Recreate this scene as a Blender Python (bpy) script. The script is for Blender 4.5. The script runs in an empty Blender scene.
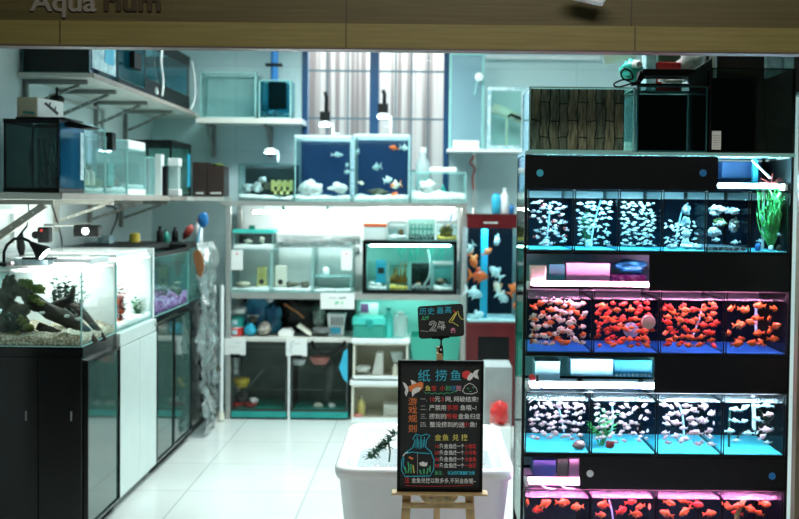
import bpy, bmesh, math, random
from mathutils import Vector, Matrix, noise
R = random.Random(11)
S = bpy.context.scene
COL = S.collection
rad = math.radians

# ------------------------------------------------------------------ camera
F, H = 1150.0, 1.45
PITCH, ROLL = rad(2.0), rad(0.6)
CM = Matrix.Rotation(rad(90) - PITCH, 3, 'X') @ Matrix.Rotation(ROLL, 3, 'Z')
_c = CM.transposed() @ Vector((0, 1, 0))
CX = 430 - F * _c.x / (-_c.z)
CY = 203 + F * _c.y / (-_c.z)
cam = bpy.data.cameras.new('camera')
cam_o = bpy.data.objects.new('camera', cam)
COL.objects.link(cam_o)
cam_o.matrix_world = Matrix.Translation((0, 0, H)) @ CM.to_4x4()
cam.sensor_width = 36
cam.lens = F * 36 / 799
cam.shift_x = (399.5 - CX) / 799
cam.shift_y = (CY - 259.5) / 799
cam.clip_start = 0.05
cam.dof.use_dof = True
cam.dof.focus_distance = 3.88
cam.dof.aperture_fstop = 3.0
S.camera = cam_o

def ray(px, py):
    return CM @ Vector(((px - CX) / F, -(py - CY) / F, -1))
def P(px, py, Y):
    d = ray(px, py)
    return Vector((0, 0, H)) + d * (Y / d.y)
def PX(px, py, X):
    d = ray(px, py)
    return Vector((0, 0, H)) + d * (X / d.x)
def rect(x0, y0, x1, y1, Y):
    my, mx = (y0 + y1) / 2, (x0 + x1) / 2
    return P(x0, my, Y).x, P(x1, my, Y).x, P(mx, y1, Y).z, P(mx, y0, Y).z

# ------------------------------------------------------------------ materials
def nt(name):
    m = bpy.data.materials.new(name)
    m.use_nodes = True
    t = m.node_tree
    t.nodes.clear()
    out = t.nodes.new('ShaderNodeOutputMaterial')
    return m, t, out
def rgba(c):
    return (c[0], c[1], c[2], 1)
def ramp(t, fac, stops, const=False):
    r = t.nodes.new('ShaderNodeValToRGB')
    if const:
        r.color_ramp.interpolation = 'CONSTANT'
    while len(r.color_ramp.elements) < len(stops):
        r.color_ramp.elements.new(0.5)
    for e, (p, c) in zip(r.color_ramp.elements, stops):
        e.position = p
        e.color = rgba(c)
    t.links.new(fac, r.inputs[0])
    return r.outputs[0]
def coords(t, scale=(1, 1, 1), rnd=False):
    tc = t.nodes.new('ShaderNodeTexCoord')
    mp = t.nodes.new('ShaderNodeMapping')
    mp.inputs['Scale'].default_value = scale
    t.links.new(tc.outputs['Object'], mp.inputs[0])
    if rnd:
        oi = t.nodes.new('ShaderNodeObjectInfo')
        mu = t.nodes.new('ShaderNodeMath'); mu.operation = 'MULTIPLY'; mu.inputs[1].default_value = 40
        t.links.new(oi.outputs['Random'], mu.inputs[0])
        t.links.new(mu.outputs[0], mp.inputs['Location'])
    return mp.outputs[0]
def tex_noise(t, vec, scale, detail=3):
    n = t.nodes.new('ShaderNodeTexNoise')
    n.inputs['Scale'].default_value = scale
    n.inputs['Detail'].default_value = detail
    t.links.new(vec, n.inputs['Vector'])
    return n.outputs['Fac']
def bump(t, h, strength, dist, p):
    b = t.nodes.new('ShaderNodeBump')
    b.inputs['Strength'].default_value = strength
    b.inputs['Distance'].default_value = dist
    t.links.new(h, b.inputs['Height'])
    t.links.new(b.outputs[0], p.inputs['Normal'])
def mat(name, c, rough=0.5, metal=0.0, var=0.08, scale=9, stretch=(1, 1, 1), bmp=0, spec=0.5, c2=None, lo=.35, hi=.65, rnd=False, sub=0):
    m, t, out = nt(name)
    p = t.nodes.new('ShaderNodeBsdfPrincipled')
    p.inputs['Roughness'].default_value = rough
    p.inputs['Metallic'].default_value = metal
    p.inputs['Specular IOR Level'].default_value = spec
    v = coords(t, stretch, rnd)
    f = tex_noise(t, v, scale)
    a = c if c2 else tuple(x * (1 - var) for x in c)
    b = c2 if c2 else tuple(min(1, x * (1 + var)) for x in c)
    t.links.new(ramp(t, f, [(lo, a), (hi, b)]), p.inputs['Base Color'])
    if bmp:
        bump(t, f, bmp, 0.01, p)
    t.links.new(p.outputs[0], out.inputs[0])
    return m
def emis(name, c, s):
    m, t, out = nt(name)
    e = t.nodes.new('ShaderNodeEmission')
    e.inputs[0].default_value = rgba(c)
    e.inputs[1].default_value = s
    t.links.new(e.outputs[0], out.inputs[0])
    return m
def clear(name, tint, gloss=1.0, rough=0.03, haze=0.0, hazec=(.8, .9, .9), bmp=0):
    m, t, out = nt(name)
    tr = t.nodes.new('ShaderNodeBsdfTransparent')
    tr.inputs[0].default_value = rgba(tint)
    base = tr.outputs[0]
    if haze:
        d = t.nodes.new('ShaderNodeBsdfDiffuse')
        d.inputs[0].default_value = rgba(hazec)
        mx = t.nodes.new('ShaderNodeMixShader')
        mx.inputs[0].default_value = haze
        t.links.new(base, mx.inputs[1]); t.links.new(d.outputs[0], mx.inputs[2])
        base = mx.outputs[0]
    g = t.nodes.new('ShaderNodeBsdfGlossy')
    g.inputs['Roughness'].default_value = rough
    lw = t.nodes.new('ShaderNodeLayerWeight')
    pw = t.nodes.new('ShaderNodeMath'); pw.operation = 'POWER'; pw.inputs[1].default_value = 5
    t.links.new(lw.outputs['Facing'], pw.inputs[0])
    fr = t.nodes.new('ShaderNodeMath'); fr.operation = 'MULTIPLY_ADD'; fr.inputs[1].default_value = .96; fr.inputs[2].default_value = .04
    t.links.new(pw.outputs[0], fr.inputs[0])
    if bmp:
        n = tex_noise(t, coords(t), 30)
        b = t.nodes.new('ShaderNodeBump'); b.inputs['Strength'].default_value = bmp; b.inputs['Distance'].default_value = .02
        t.links.new(n, b.inputs['Height'])
        t.links.new(b.outputs[0], g.inputs['Normal']); t.links.new(b.outputs[0], lw.inputs['Normal'])
    mu = t.nodes.new('ShaderNodeMath'); mu.operation = 'MULTIPLY'; mu.use_clamp = True
    mu.inputs[1].default_value = gloss
    t.links.new(fr.outputs[0], mu.inputs[0])
    mx = t.nodes.new('ShaderNodeMixShader')
    t.links.new(mu.outputs[0], mx.inputs[0]); t.links.new(base, mx.inputs[1]); t.links.new(g.outputs[0], mx.inputs[2])
    t.links.new(mx.outputs[0], out.inputs[0])
    return m
def wood(name, a, b, stretch, rough=.55, scale=6):
    m, t, out = nt(name)
    p = t.nodes.new('ShaderNodeBsdfPrincipled'); p.inputs['Roughness'].default_value = rough
    v = coords(t, stretch)
    f = tex_noise(t, v, scale, 6)
    t.links.new(ramp(t, f, [(.3, a), (.7, b)]), p.inputs['Base Color'])
    bump(t, f, .15, .005, p)
    t.links.new(p.outputs[0], out.inputs[0])
    return m
def tiles(name, c, line, w, h, rough=.15, mort=.004, off=0.0, plane='XY'):
    m, t, out = nt(name)
    p = t.nodes.new('ShaderNodeBsdfPrincipled'); p.inputs['Roughness'].default_value = rough
    tc = t.nodes.new('ShaderNodeTexCoord')
    vec = tc.outputs['Object']
    if plane != 'XY':
        sp = t.nodes.new('ShaderNodeSeparateXYZ'); cb = t.nodes.new('ShaderNodeCombineXYZ')
        t.links.new(vec, sp.inputs[0])
        t.links.new(sp.outputs[plane[0]], cb.inputs[0]); t.links.new(sp.outputs[plane[1]], cb.inputs[1])
        vec = cb.outputs[0]
    br = t.nodes.new('ShaderNodeTexBrick')
    br.offset = off
    br.inputs['Scale'].default_value = 1
    br.inputs['Mortar Size'].default_value = mort
    br.inputs['Brick Width'].default_value = w
    br.inputs['Row Height'].default_value = h
    br.inputs['Color1'].default_value = rgba(c)
    br.inputs['Color2'].default_value = rgba(tuple(x * .96 for x in c))
    br.inputs['Mortar'].default_value = rgba(line)
    t.links.new(vec, br.inputs['Vector'])
    f = tex_noise(t, vec, 2.2, 5)
    mx = t.nodes.new('ShaderNodeMix'); mx.data_type = 'RGBA'; mx.blend_type = 'MULTIPLY'
    mx.inputs[0].default_value = .5
    t.links.new(br.outputs[0], mx.inputs[6])
    t.links.new(ramp(t, f, [(.35, (.86, .88, .88)), (.6, (1, 1, 1))]), mx.inputs[7])
    t.links.new(mx.outputs[2], p.inputs['Base Color'])
    t.links.new(p.outputs[0], out.inputs[0])
    return m
def speckle(name, a, b, c, scale=160, rough=.8, bmp=.6):
    m, t, out = nt(name)
    p = t.nodes.new('ShaderNodeBsdfPrincipled'); p.inputs['Roughness'].default_value = rough
    v = t.nodes.new('ShaderNodeTexVoronoi'); v.inputs['Scale'].default_value = scale
    t.links.new(coords(t), v.inputs['Vector'])
    sp = t.nodes.new('ShaderNodeSeparateColor')
    t.links.new(v.outputs['Color'], sp.inputs[0])
    t.links.new(ramp(t, sp.outputs[0], [(0, a), (.5, b), (.9, c)]), p.inputs['Base Color'])
    bump(t, v.outputs['Distance'], bmp, .004, p)
    t.links.new(p.outputs[0], out.inputs[0])
    return m

M = {}
M['floor'] = tiles('floor_tile', (.66, .69, .67), (.42, .46, .45), .6, .6, .18)
M['wall'] = tiles('wall_tile', (.52, .68, .70), (.42, .56, .59), 1.2, .6, .3, .003, plane='XZ')
M['wall_l'] = tiles('side_wall_tile', (.74, .82, .82), (.60, .68, .69), .9, .6, .35, .003, plane='YZ')
M['ceil'] = mat('ceiling_paint', (.75, .78, .78), .8)
M['outside'] = mat('outside_render', (.42, .37, .37), .8, c2=(.95, .92, .90), scale=5, stretch=(5, 1, .05), lo=.44, hi=.54)
M['bluefrm'] = mat('blue_window_paint', (.010, .06, .15), .35)
M['bars'] = mat('grille_grey', (.16, .24, .29), .4, .3)
M['header_hi'] = wood('header_board', (.080, .066, .020), (.108, .090, .029), (.6, 5, 14))
M['header_lo'] = wood('header_trim_board', (.17, .142, .040), (.225, .19, .057), (.6, 5, 14))
M['strip'] = mat('header_strip', (.13, .10, .085), .4, .2)
M['pillar'] = wood('pillar_wood', (.13, .105, .062), (.19, .155, .095), (12, 12, .8))
M['letter'] = mat('letter_painted_glint', (.55, .50, .42), .25, .6)  # lighter metal tone: the glint on the first letters is painted in
M['letter_d'] = mat('letter_dark', (.05, .035, .018), .4)
M['black'] = mat('black_lacquer', (.006, .007, .007), .16, spec=.4)
M['blackm'] = mat('black_matt', (.007, .008, .008), .5, spec=.15)
M['blackg'] = mat('black_glass_door', (.008, .016, .015), .05, spec=.6)
M['doorg'] = mat('smoked_door_glass', (.035, .075, .065), .06, spec=1.0)
M['panel'] = mat('black_acrylic', (.007, .008, .009), .3, spec=.3)
M['white'] = mat('white_laminate', (.56, .64, .62), .3, var=.03)
M['whitep'] = mat('white_plastic', (.82, .86, .86), .35, var=.03)
M['tub'] = mat('tub_white_plastic', (.84, .87, .88), .3, var=.03, scale=3)
M['cream'] = mat('cream_plastic', (.74, .72, .62), .4, var=.05)
M['bone'] = mat('beige_steel', (.36, .35, .31), .4, .3)
M['alu'] = mat('aluminium', (.55, .56, .53), .35, .7, stretch=(1, 1, 8))
M['grey'] = mat('grey_steel', (.24, .25, .24), .45, .5)
M['shelfedge'] = mat('shelf_edge_brown', (.26, .22, .19), .5)
M['shelfw'] = mat('shelf_white', (.62, .62, .57), .5, var=.04)
M['edge'] = mat('glass_edge_teal', (.30, .58, .56), .15, var=.05)
M['edged'] = mat('glass_edge_dark', (.02, .10, .10), .2)
M['glass'] = clear('tank_glass', (.93, .985, .98), .5)
M['glassw'] = clear('pale_tank_glass', (.86, .96, .955), .5, .03, .09, (.62, .80, .82))
M['bluefilm'] = clear('blue_film', (.25, .60, .75), .5, .05, .42, (.012, .13, .25))
M['calm'] = clear('still_water', (.90, .95, .96), 1.2, .06, .06, (.75, .82, .85), bmp=.12)
M['bluewater'] = mat('teal_blue_backing', (.015, .16, .21), .5, c2=(.04, .30, .36), scale=4)
M['glassg'] = clear('tank_glass_green', (.80, .94, .91), .55)
M['glassb'] = clear('tank_glass_blue', (.55, .84, .90), .6)
M['glassd'] = clear('tank_glass_smoky', (.42, .52, .52), .6)
M['glassr'] = clear('rack_tank_glass', (.97, .99, .995), .45)
M['haze'] = clear('frosted_plastic', (.85, .95, .94), .9, .25, .45, (.80, .90, .89))
M['teal_haze'] = clear('teal_translucent_plastic', (.35, .85, .75), .9, .2, .4, (.10, .68, .56))
M['water'] = clear('clear_water', (.93, .985, .985), .0)
M['water_c'] = clear('rack_water', (.86, .96, .99), .0)
M['surf'] = clear('water_surface', (.92, .97, .98), 1.5, .12, .16, (.85, .9, .95), bmp=.7)
M['film'] = clear('crumpled_film', (.88, .95, .95), 5.0, .15, .10, (.75, .86, .86), bmp=.9)
M['navy'] = mat('navy_backing', (.003, .010, .022), .6, spec=.2)
M['navyb'] = mat('blue_backing', (.003, .028, .10), .5, scale=3)
M['darkback'] = mat('dark_backing', (.010, .016, .016), .6)
M['whiteback'] = mat('white_backing', (.80, .86, .85), .6, var=.04)
M['pinkback'] = mat('blush_backing', (.86, .80, .78), .6, var=.05)
M['tealback'] = mat('teal_backing', (.30, .62, .58), .6, scale=5)
M['bluefloor'] = mat('blue_bottom', (.03, .22, .62), .5)
M['cyanlit_floor'] = mat('white_bottom_cyan_light_tint', (.16, .74, .82), .5)  # white bottom with the lamps' cyan light put into its colour
M['gravel'] = speckle('tan_gravel', (.20, .15, .08), (.42, .35, .24), (.75, .70, .58))
M['gravelw'] = speckle('white_gravel', (.62, .66, .66), (.85, .88, .87), (.98, .98, .96))
M['gravelp'] = speckle('purple_gravel', (.22, .02, .22), (.62, .12, .48), (.85, .50, .80), 70)
M['gravely'] = speckle('yellow_gravel', (.35, .24, .02), (.65, .48, .06), (.85, .72, .25), 140)
M['graveld'] = speckle('dark_gravel', (.02, .03, .03), (.08, .09, .09), (.4, .45, .45), 140)
M['rock'] = mat('pale_rock', (.32, .33, .32), .8, c2=(.80, .83, .82), scale=12, bmp=.6)
M['rockd'] = mat('dark_rock', (.03, .034, .026), .85, c2=(.16, .16, .11), scale=14, bmp=.7)
M['coral'] = mat('coral_rock', (.48, .42, .42), .8, c2=(.86, .83, .82), scale=30, bmp=.9)
M['wood_d'] = mat('driftwood', (.018, .014, .010), .8, c2=(.07, .05, .035), scale=18, stretch=(1, 1, 4), bmp=.5)
M['moss'] = mat('moss', (.06, .11, .02), .8, c2=(.26, .28, .07), scale=40, bmp=.8)
M['leaf'] = mat('leaf_green', (.012, .11, .035), .45, c2=(.04, .26, .08), scale=20)
M['leafd'] = mat('leaf_dark', (.008, .04, .02), .5, c2=(.02, .10, .05), scale=20)
M['leafb'] = mat('leaf_bright', (.03, .32, .06), .4, c2=(.12, .60, .14), scale=16)
M['leafr'] = mat('leaf_red', (.16, .012, .012), .5, c2=(.36, .05, .035), scale=20)
M['brownleaf'] = mat('brown_leaf', (.30, .10, .03), .6, c2=(.42, .18, .07), scale=25, stretch=(1, 1, .3))
M['bark'] = None
M['bluep'] = mat('blue_plastic', (.02, .16, .42), .35)
M['cyanp'] = mat('cyan_plastic', (.03, .42, .62), .35)
M['tealp'] = mat('teal_plastic', (.01, .30, .27), .35)
M['tealpb'] = mat('bright_teal_plastic', (.06, .60, .52), .35)
M['greenp'] = mat('green_plastic', (.01, .22, .16), .4)
M['redp'] = mat('red_plastic', (.55, .03, .03), .35)
M['orangep'] = mat('orange_plastic', (.85, .16, .04), .35)
M['yellowp'] = mat('yellow_plastic', (.55, .42, .04), .4)
M['pinkp'] = mat('pink_plastic', (.72, .26, .24), .4)
M['maroon'] = mat('maroon_lacquer', (.10, .010, .012), .25, stretch=(1, 1, .2))
M['paper'] = mat('white_paper', (.83, .85, .83), .7, var=.03)
M['beigepaper'] = mat('beige_board', (.40, .36, .25), .7, var=.05)
M['brownbox'] = mat('dark_brown_box', (.035, .018, .014), .4)
M['castle'] = mat('yellow_castle', (.55, .47, .14), .7, c2=(.75, .68, .30), scale=22)
M['easel'] = wood('pine', (.46, .31, .13), (.60, .43, .21), (10, 10, 1.2), .5)
M['board'] = mat('chalkboard', (.012, .016, .016), .65, c2=(.017, .022, .021), scale=5)
M['cagem'] = mat('cage_wire', (.05, .06, .055), .4, .5)
M['cageback'] = mat('cage_back_card', (.10, .14, .12), .8, c2=(.16, .20, .17))
M['tube'] = mat('air_hose', (.45, .68, .75), .3)
M['bag'] = mat('clear_bag', (.55, .60, .58), .3, c2=(.80, .83, .82), scale=16, bmp=.8)
M['bagblue'] = mat('blue_bag', (.01, .10, .22), .3, c2=(.05, .30, .46), scale=9, bmp=.5)
M['bagdark'] = mat('dark_bag', (.010, .016, .016), .4, c2=(.05, .045, .04), scale=10, bmp=.6)
M['greybox'] = mat('grey_box', (.30, .33, .33), .6)
M['beigelamp'] = mat('beige_cloth', (.60, .54, .42), .8)
for k, c in dict(cyan=(.06, .55, .72), white=(.88, .94, .92), orange=(.92, .26, .08), red=(.82, .07, .07), yellow=(.85, .78, .18),
                 green=(.10, .55, .26), blue=(.07, .36, .68), pink=(.85, .32, .50), grey=(.50, .50, .50), dkteal=(.03, .20, .25)).items():
    M['ch_' + k] = mat('chalk_' + k, c, .9, var=.15, scale=300)
M['ink'] = mat('black_ink', (.02, .02, .02), .7)
M['logo'] = mat('white_print', (.75, .85, .85), .6)
M['scr'] = mat('pale_label', (.25, .46, .52), .5, c2=(.62, .78, .80), scale=28)
# fish skins: patches move from fish to fish
def skin(name, stops, scale=2.2, rough=.35):
    m, t, out = nt(name)
    p = t.nodes.new('ShaderNodeBsdfPrincipled'); p.inputs['Roughness'].default_value = rough
    t.links.new(ramp(t, tex_noise(t, coords(t, rnd=True), scale, 2), stops), p.inputs['Base Color'])
    t.links.new(p.outputs[0], out.inputs[0])
    return m
M['sk_or'] = skin('orange_skin', [(.3, (.85, .08, .012)), (.6, (.95, .18, .03)), (.75, (.95, .36, .12))])
M['sk_red'] = skin('red_skin', [(.3, (.75, .02, .010)), (.65, (.92, .07, .02))])
M['sk_ow'] = skin('orange_white_skin', [(.40, (.92, .22, .05)), (.47, (.96, .74, .56)), (.6, (.97, .86, .74))])
M['sk_rw'] = skin('red_white_skin', [(.40, (.75, .05, .04)), (.5, (.85, .86, .86))])
M['sk_sil'] = skin('silver_skin', [(.3, (.45, .62, .66)), (.7, (.85, .93, .92))], 3)
M['sk_pale'] = skin('pale_cream_skin', [(.3, (.60, .72, .62)), (.7, (.90, .92, .82))], 3)
M['cyanlit_white'] = mat('white_plastic_cyan_light_tint', (.34, .62, .70), .4)  # white boxes with the bay's cyan light put into their colour
M['pinklit_white'] = mat('white_plastic_pink_light_tint', (.66, .56, .72), .4)  # white box with the bay's pink light put into its colour
M['sk_pink'] = skin('pink_skin', [(.3, (.98, .36, .40)), (.7, (.98, .68, .66))], 2.5)
M['eye'] = mat('fish_eye', (.005, .005, .005), .1)

def bark():
    m, t, out = nt('bark_panel')
    p = t.nodes.new('ShaderNodeBsdfPrincipled'); p.inputs['Roughness'].default_value = .8
    v = coords(t, (1, 1, 1))
    sp = t.nodes.new('ShaderNodeSeparateXYZ'); cb = t.nodes.new('ShaderNodeCombineXYZ')
    t.links.new(v, sp.inputs[0]); t.links.new(sp.outputs['Z'], cb.inputs[0]); t.links.new(sp.outputs['X'], cb.inputs[1])
    nz = t.nodes.new('ShaderNodeTexNoise'); nz.inputs['Scale'].default_value = 14; nz.inputs['Detail'].default_value = 4
    t.links.new(v, nz.inputs['Vector'])
    vm = t.nodes.new('ShaderNodeVectorMath'); vm.operation = 'SCALE'; vm.inputs['Scale'].default_value = .028
    t.links.new(nz.outputs['Color'], vm.inputs[0])
    va = t.nodes.new('ShaderNodeVectorMath'); va.operation = 'ADD'
    t.links.new(cb.outputs[0], va.inputs[0]); t.links.new(vm.outputs[0], va.inputs[1])
    br = t.nodes.new('ShaderNodeTexBrick')
    br.inputs['Scale'].default_value = 1; br.inputs['Brick Width'].default_value = .13; br.inputs['Row Height'].default_value = .035
    br.inputs['Mortar Size'].default_value = .0022
    br.inputs['Color1'].default_value = (.62, .34, .24, 1); br.inputs['Color2'].default_value = (.30, .22, .19, 1)
    br.inputs['Mortar'].default_value = (.02, .02, .02, 1)
    t.links.new(va.outputs[0], br.inputs['Vector'])
    f = tex_noise(t, coords(t, (60, 60, 9)), 2, 8)
    mx = t.nodes.new('ShaderNodeMix'); mx.data_type = 'RGBA'; mx.blend_type = 'MULTIPLY'; mx.inputs[0].default_value = .9
    t.links.new(br.outputs[0], mx.inputs[6]); t.links.new(ramp(t, f, [(.3, (.25, .25, .25)), (.65, (1.4, 1.4, 1.4))]), mx.inputs[7])
    t.links.new(mx.outputs[2], p.inputs['Base Color'])
    bump(t, f, .8, .01, p)
    t.links.new(p.outputs[0], out.inputs[0])
    return m
M['bark'] = bark()

# ------------------------------------------------------------------ objects
LOC = {}
def thing(name, label, cat, loc, group=None):
    o = bpy.data.objects.new(name, None)
    o.empty_display_size = .05
    COL.objects.link(o)
    o.location = loc
    LOC[o.name] = Vector(loc)
    o['label'] = label; o['category'] = cat
    if group: o['group'] = group
    return o

class MB:
    def __init__(s):
        s.b = bmesh.new(); s.mi = 0
    def _face(s, vs):
        try:
            f = s.b.faces.new(vs); f.material_index = s.mi; return f
        except ValueError:
            return None
    def box(s, x0, x1, y0, y1, z0, z1, rot=None, about=None):
        v = [Vector((x, y, z)) for z in (z0, z1) for y in (y0, y1) for x in (x0, x1)]
        if rot:
            c = Vector(about) if about else Vector(((x0 + x1) / 2, (y0 + y1) / 2, (z0 + z1) / 2))
            v = [c + rot @ (p - c) for p in v]
        q = [s.b.verts.new(p) for p in v]
        for f in ((0, 2, 3, 1), (4, 5, 7, 6), (0, 1, 5, 4), (2, 6, 7, 3), (0, 4, 6, 2), (1, 3, 7, 5)):
            s._face([q[i] for i in f])
        return s
    def ring(s, x0, x1, y0, y1, z0, z1, t):      # rectangular ring lying flat
        return s._frame(((x0, y0), (x1, y0), (x1, y1), (x0, y1)), t, lambda a, b, c: Vector((a, b, c)), z0, z1)
    def vframe(s, x0, x1, z0, z1, y0, y1, t, tb=None):    # rectangular ring standing in XZ
        return s._frame(((x0, z0), (x1, z0), (x1, z1), (x0, z1)), t, lambda a, b, c: Vector((a, c, b)), y0, y1)
    def sframe(s, y0, y1, z0, z1, x0, x1, t):    # rectangular ring standing in YZ
        return s._frame(((y0, z0), (y1, z0), (y1, z1), (y0, z1)), t, lambda a, b, c: Vector((c, a, b)), x0, x1)
    def _frame(s, o, t, f, c0, c1):
        i = [(o[0][0] + t, o[0][1] + t), (o[1][0] - t, o[1][1] + t), (o[2][0] - t, o[2][1] - t), (o[3][0] + t, o[3][1] - t)]
        V = [[s.b.verts.new(f(a, b, c)) for a, b in ring] for c in (c0, c1) for ring in (o, i)]
        for k in range(4):
            n = (k + 1) % 4
            s._face((V[0][k], V[0][n], V[1][n], V[1][k])); s._face((V[2][k], V[3][k], V[3][n], V[2][n]))
            s._face((V[0][k], V[2][k], V[2][n], V[0][n])); s._face((V[1][k], V[1][n], V[3][n], V[3][k]))
        return s
    def openbox(s, x0, x1, y0, y1, z0, z1, t, taper=0, bottom=None):   # five-sided box with wall thickness, open on top
        bt = bottom if bottom is not None else t
        def rg(a, z, d): return [s.b.verts.new((x, y, z)) for x, y in ((x0 + a + d, y0 + a + d), (x1 - a - d, y0 + a + d), (x1 - a - d, y1 - a - d), (x0 + a + d, y1 - a - d))]
        ob, ot, it, ib = rg(0, z0, taper), rg(0, z1, 0), rg(t, z1, 0), rg(t, z0 + bt, taper)
        for a, b in ((ob, ot), (ot, it), (it, ib)):
            for k in range(4):
                n = (k + 1) % 4
                s._face((a[k], a[n], b[n], b[k]))
        s._face(ob[::-1]); s._face(ib)
        return s
    def openfront(s, x0, x1, y0, y1, z0, z1, t):    # box open towards -Y
        def rg(a, y): return [s.b.verts.new((x, y, z)) for x, z in ((x0 + a, z0 + a), (x1 - a, z0 + a), (x1 - a, z1 - a), (x0 + a, z1 - a))]
        ob, of, inf, ib = rg(0, y1), rg(0, y0), rg(t, y0), rg(t, y1 - t)
        for a, b in ((ob, of), (of, inf), (inf, ib)):
            for k in range(4):
                n = (k + 1) % 4
                s._face((a[k], a[n], b[n], b[k]))
        s._face(ob[::-1]); s._face(ib)
        return s
    def tube(s, pts, r, seg=8):
        pts = [Vector(p) for p in pts]
        rs = r if isinstance(r, (list, tuple)) else [r] * len(pts)
        rings = []; up = None
        for i, p in enumerate(pts):
            d = (pts[min(i + 1, len(pts) - 1)] - pts[max(i - 1, 0)])
            d = d.normalized() if d.length > 1e-9 else Vector((0, 0, 1))
            if up is None:
                up = d.orthogonal().normalized()
            else:
                up = (up - d * up.dot(d))
                up = up.normalized() if up.length > 1e-6 else d.orthogonal().normalized()
            w = d.cross(up)
            rings.append([s.b.verts.new(p + (up * math.cos(a) + w * math.sin(a)) * rs[i]) for a in [2 * math.pi * k / seg for k in range(seg)]])
        for a, b in zip(rings, rings[1:]):
            for k in range(seg):
                n = (k + 1) % seg
                s._face((a[k], a[n], b[n], b[k]))
        s._face(rings[0][::-1]); s._face(rings[-1])
        return s
    def lathe(s, c, prof, seg=16, axis='Z'):
        c = Vector(c); rings = []
        for r, h in prof:
            g = []
            for k in range(seg):
                a = 2 * math.pi * k / seg
                if axis == 'Z': v = Vector((r * math.cos(a), r * math.sin(a), h))
                elif axis == 'Y': v = Vector((r * math.cos(a), h, r * math.sin(a)))
                else: v = Vector((h, r * math.cos(a), r * math.sin(a)))
                g.append(s.b.verts.new(c + v))
            rings.append(g)
        for a, b in zip(rings, rings[1:]):
            for k in range(seg):
                n = (k + 1) % seg
                s._face((a[k], a[n], b[n], b[k]))
        s._face(rings[0][::-1]); s._face(rings[-1])
        return s
    def lump(s, c, rx, ry, rz, amp=.25, fr=1.6, sub=3, seed=0):
        t = bmesh.new()
        bmesh.ops.create_icosphere(t, subdivisions=sub, radius=1)
        c = Vector(c); o = Vector((seed * 7.3, seed * 3.1, seed * 1.7)); mp = {}
        for v in t.verts:
            mp[v] = v.co * (1 + amp * noise.noise(v.co * fr + o) * 2)
        lo = [min(q[i] for q in mp.values()) for i in range(3)]; hi = [max(q[i] for q in mp.values()) for i in range(3)]
        for v in t.verts:
            mp[v] = s.b.verts.new(c + Vector([((mp[v][i] - lo[i]) / (hi[i] - lo[i]) * 2 - 1) * (rx, ry, rz)[i] for i in range(3)]))
        for f in t.faces:
            s._face([mp[v] for v in f.verts])
        t.free()
        return s
    def prism(s, pts, dvec):      # polygon (3D points) extruded by dvec
        d = Vector(dvec)
        a = [s.b.verts.new(Vector(p)) for p in pts]
        b = [s.b.verts.new(Vector(p) + d) for p in pts]
        s._face(a); s._face(b[::-1])
        for k in range(len(a)):
            n = (k + 1) % len(a)
            s._face((a[k], b[k], b[n], a[n]))
        return s
    def leaf(s, p, d, L, w, t=.0012, bend=.2):
        p, d = Vector(p), Vector(d).normalized()
        sd = d.cross(Vector((0, 0, 1)))
        sd = sd.normalized() if sd.length > 1e-4 else Vector((1, 0, 0))
        nrm = sd.cross(d)
        up = []; 
        for f, k in ((0, .12), (.3, .9), (.6, .85), (1, .04)):
            q = p + d * (L * f) - Vector((0, 0, 1)) * (bend * L * f * f)
            up.append([s.b.verts.new(q + sd * (w * k * a) + nrm * b) for a, b in ((-.5, 0), (0, t), (.5, 0), (0, -t))])
        for a, b in zip(up, up[1:]):
            for k in range(4):
                n = (k + 1) % 4
                s._face((a[k], a[n], b[n], b[k]))
        s._face(up[0][::-1]); s._face(up[-1])
        return s
    def sheet(s, f, nu, nv, th=.002):   # closed thin sheet from f(u,v)->Vector
        g = [[f(i / nu, j / nv) for j in range(nv + 1)] for i in range(nu + 1)]
        V = []
        for sgn in (0, 1):
            V.append([[s.b.verts.new(g[i][j] + Vector((th * sgn, th * sgn, 0))) for j in range(nv + 1)] for i in range(nu + 1)])
        for i in range(nu):
            for j in range(nv):
                s._face((V[0][i][j], V[0][i + 1][j], V[0][i + 1][j + 1], V[0][i][j + 1]))
                s._face((V[1][i][j], V[1][i][j + 1], V[1][i + 1][j + 1], V[1][i + 1][j]))
        rim = [(i, 0) for i in range(nu + 1)] + [(nu, j) for j in range(1, nv + 1)] + [(i, nv) for i in range(nu - 1, -1, -1)] + [(0, j) for j in range(nv - 1, 0, -1)]
        for k in range(len(rim)):
            a, b = rim[k], rim[(k + 1) % len(rim)]
            s._face((V[0][a[0]][a[1]], V[1][a[0]][a[1]], V[1][b[0]][b[1]], V[0][b[0]][b[1]]))
        return s
    def build(s, name, m, parent=None, label=None, cat=None, group=None, kind=None, smooth=False, bevel=0.0):
        b = s.b
        bmesh.ops.recalc_face_normals(b, faces=b.faces[:])
        if parent is not None:
            loc = LOC[parent.name]
        else:
            xs = [v.co.x for v in b.verts]; ys = [v.co.y for v in b.verts]; zs = [v.co.z for v in b.verts]
            loc = Vector(((min(xs) + max(xs)) / 2, (min(ys) + max(ys)) / 2, min(zs)))
        for v in b.verts: v.co -= loc
        me = bpy.data.meshes.new(name)
        b.to_mesh(me); b.free()
        for x in (m if isinstance(m, (list, tuple)) else [m]): me.materials.append(x)
        if smooth:
            for p in me.polygons: p.use_smooth = True
        o = bpy.data.objects.new(name, me)
        COL.objects.link(o)
        if parent is not None:
            o.parent = parent
            LOC[o.name] = loc
        else:
            o.location = loc
            LOC[o.name] = loc
        if label: o['label'] = label
        if cat: o['category'] = cat
        if group: o['group'] = group
        if kind: o['kind'] = kind
        if bevel:
            md = o.modifiers.new('bevel', 'BEVEL'); md.width = bevel; md.segments = 2; md.limit_method = 'ANGLE'
        return o
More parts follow.
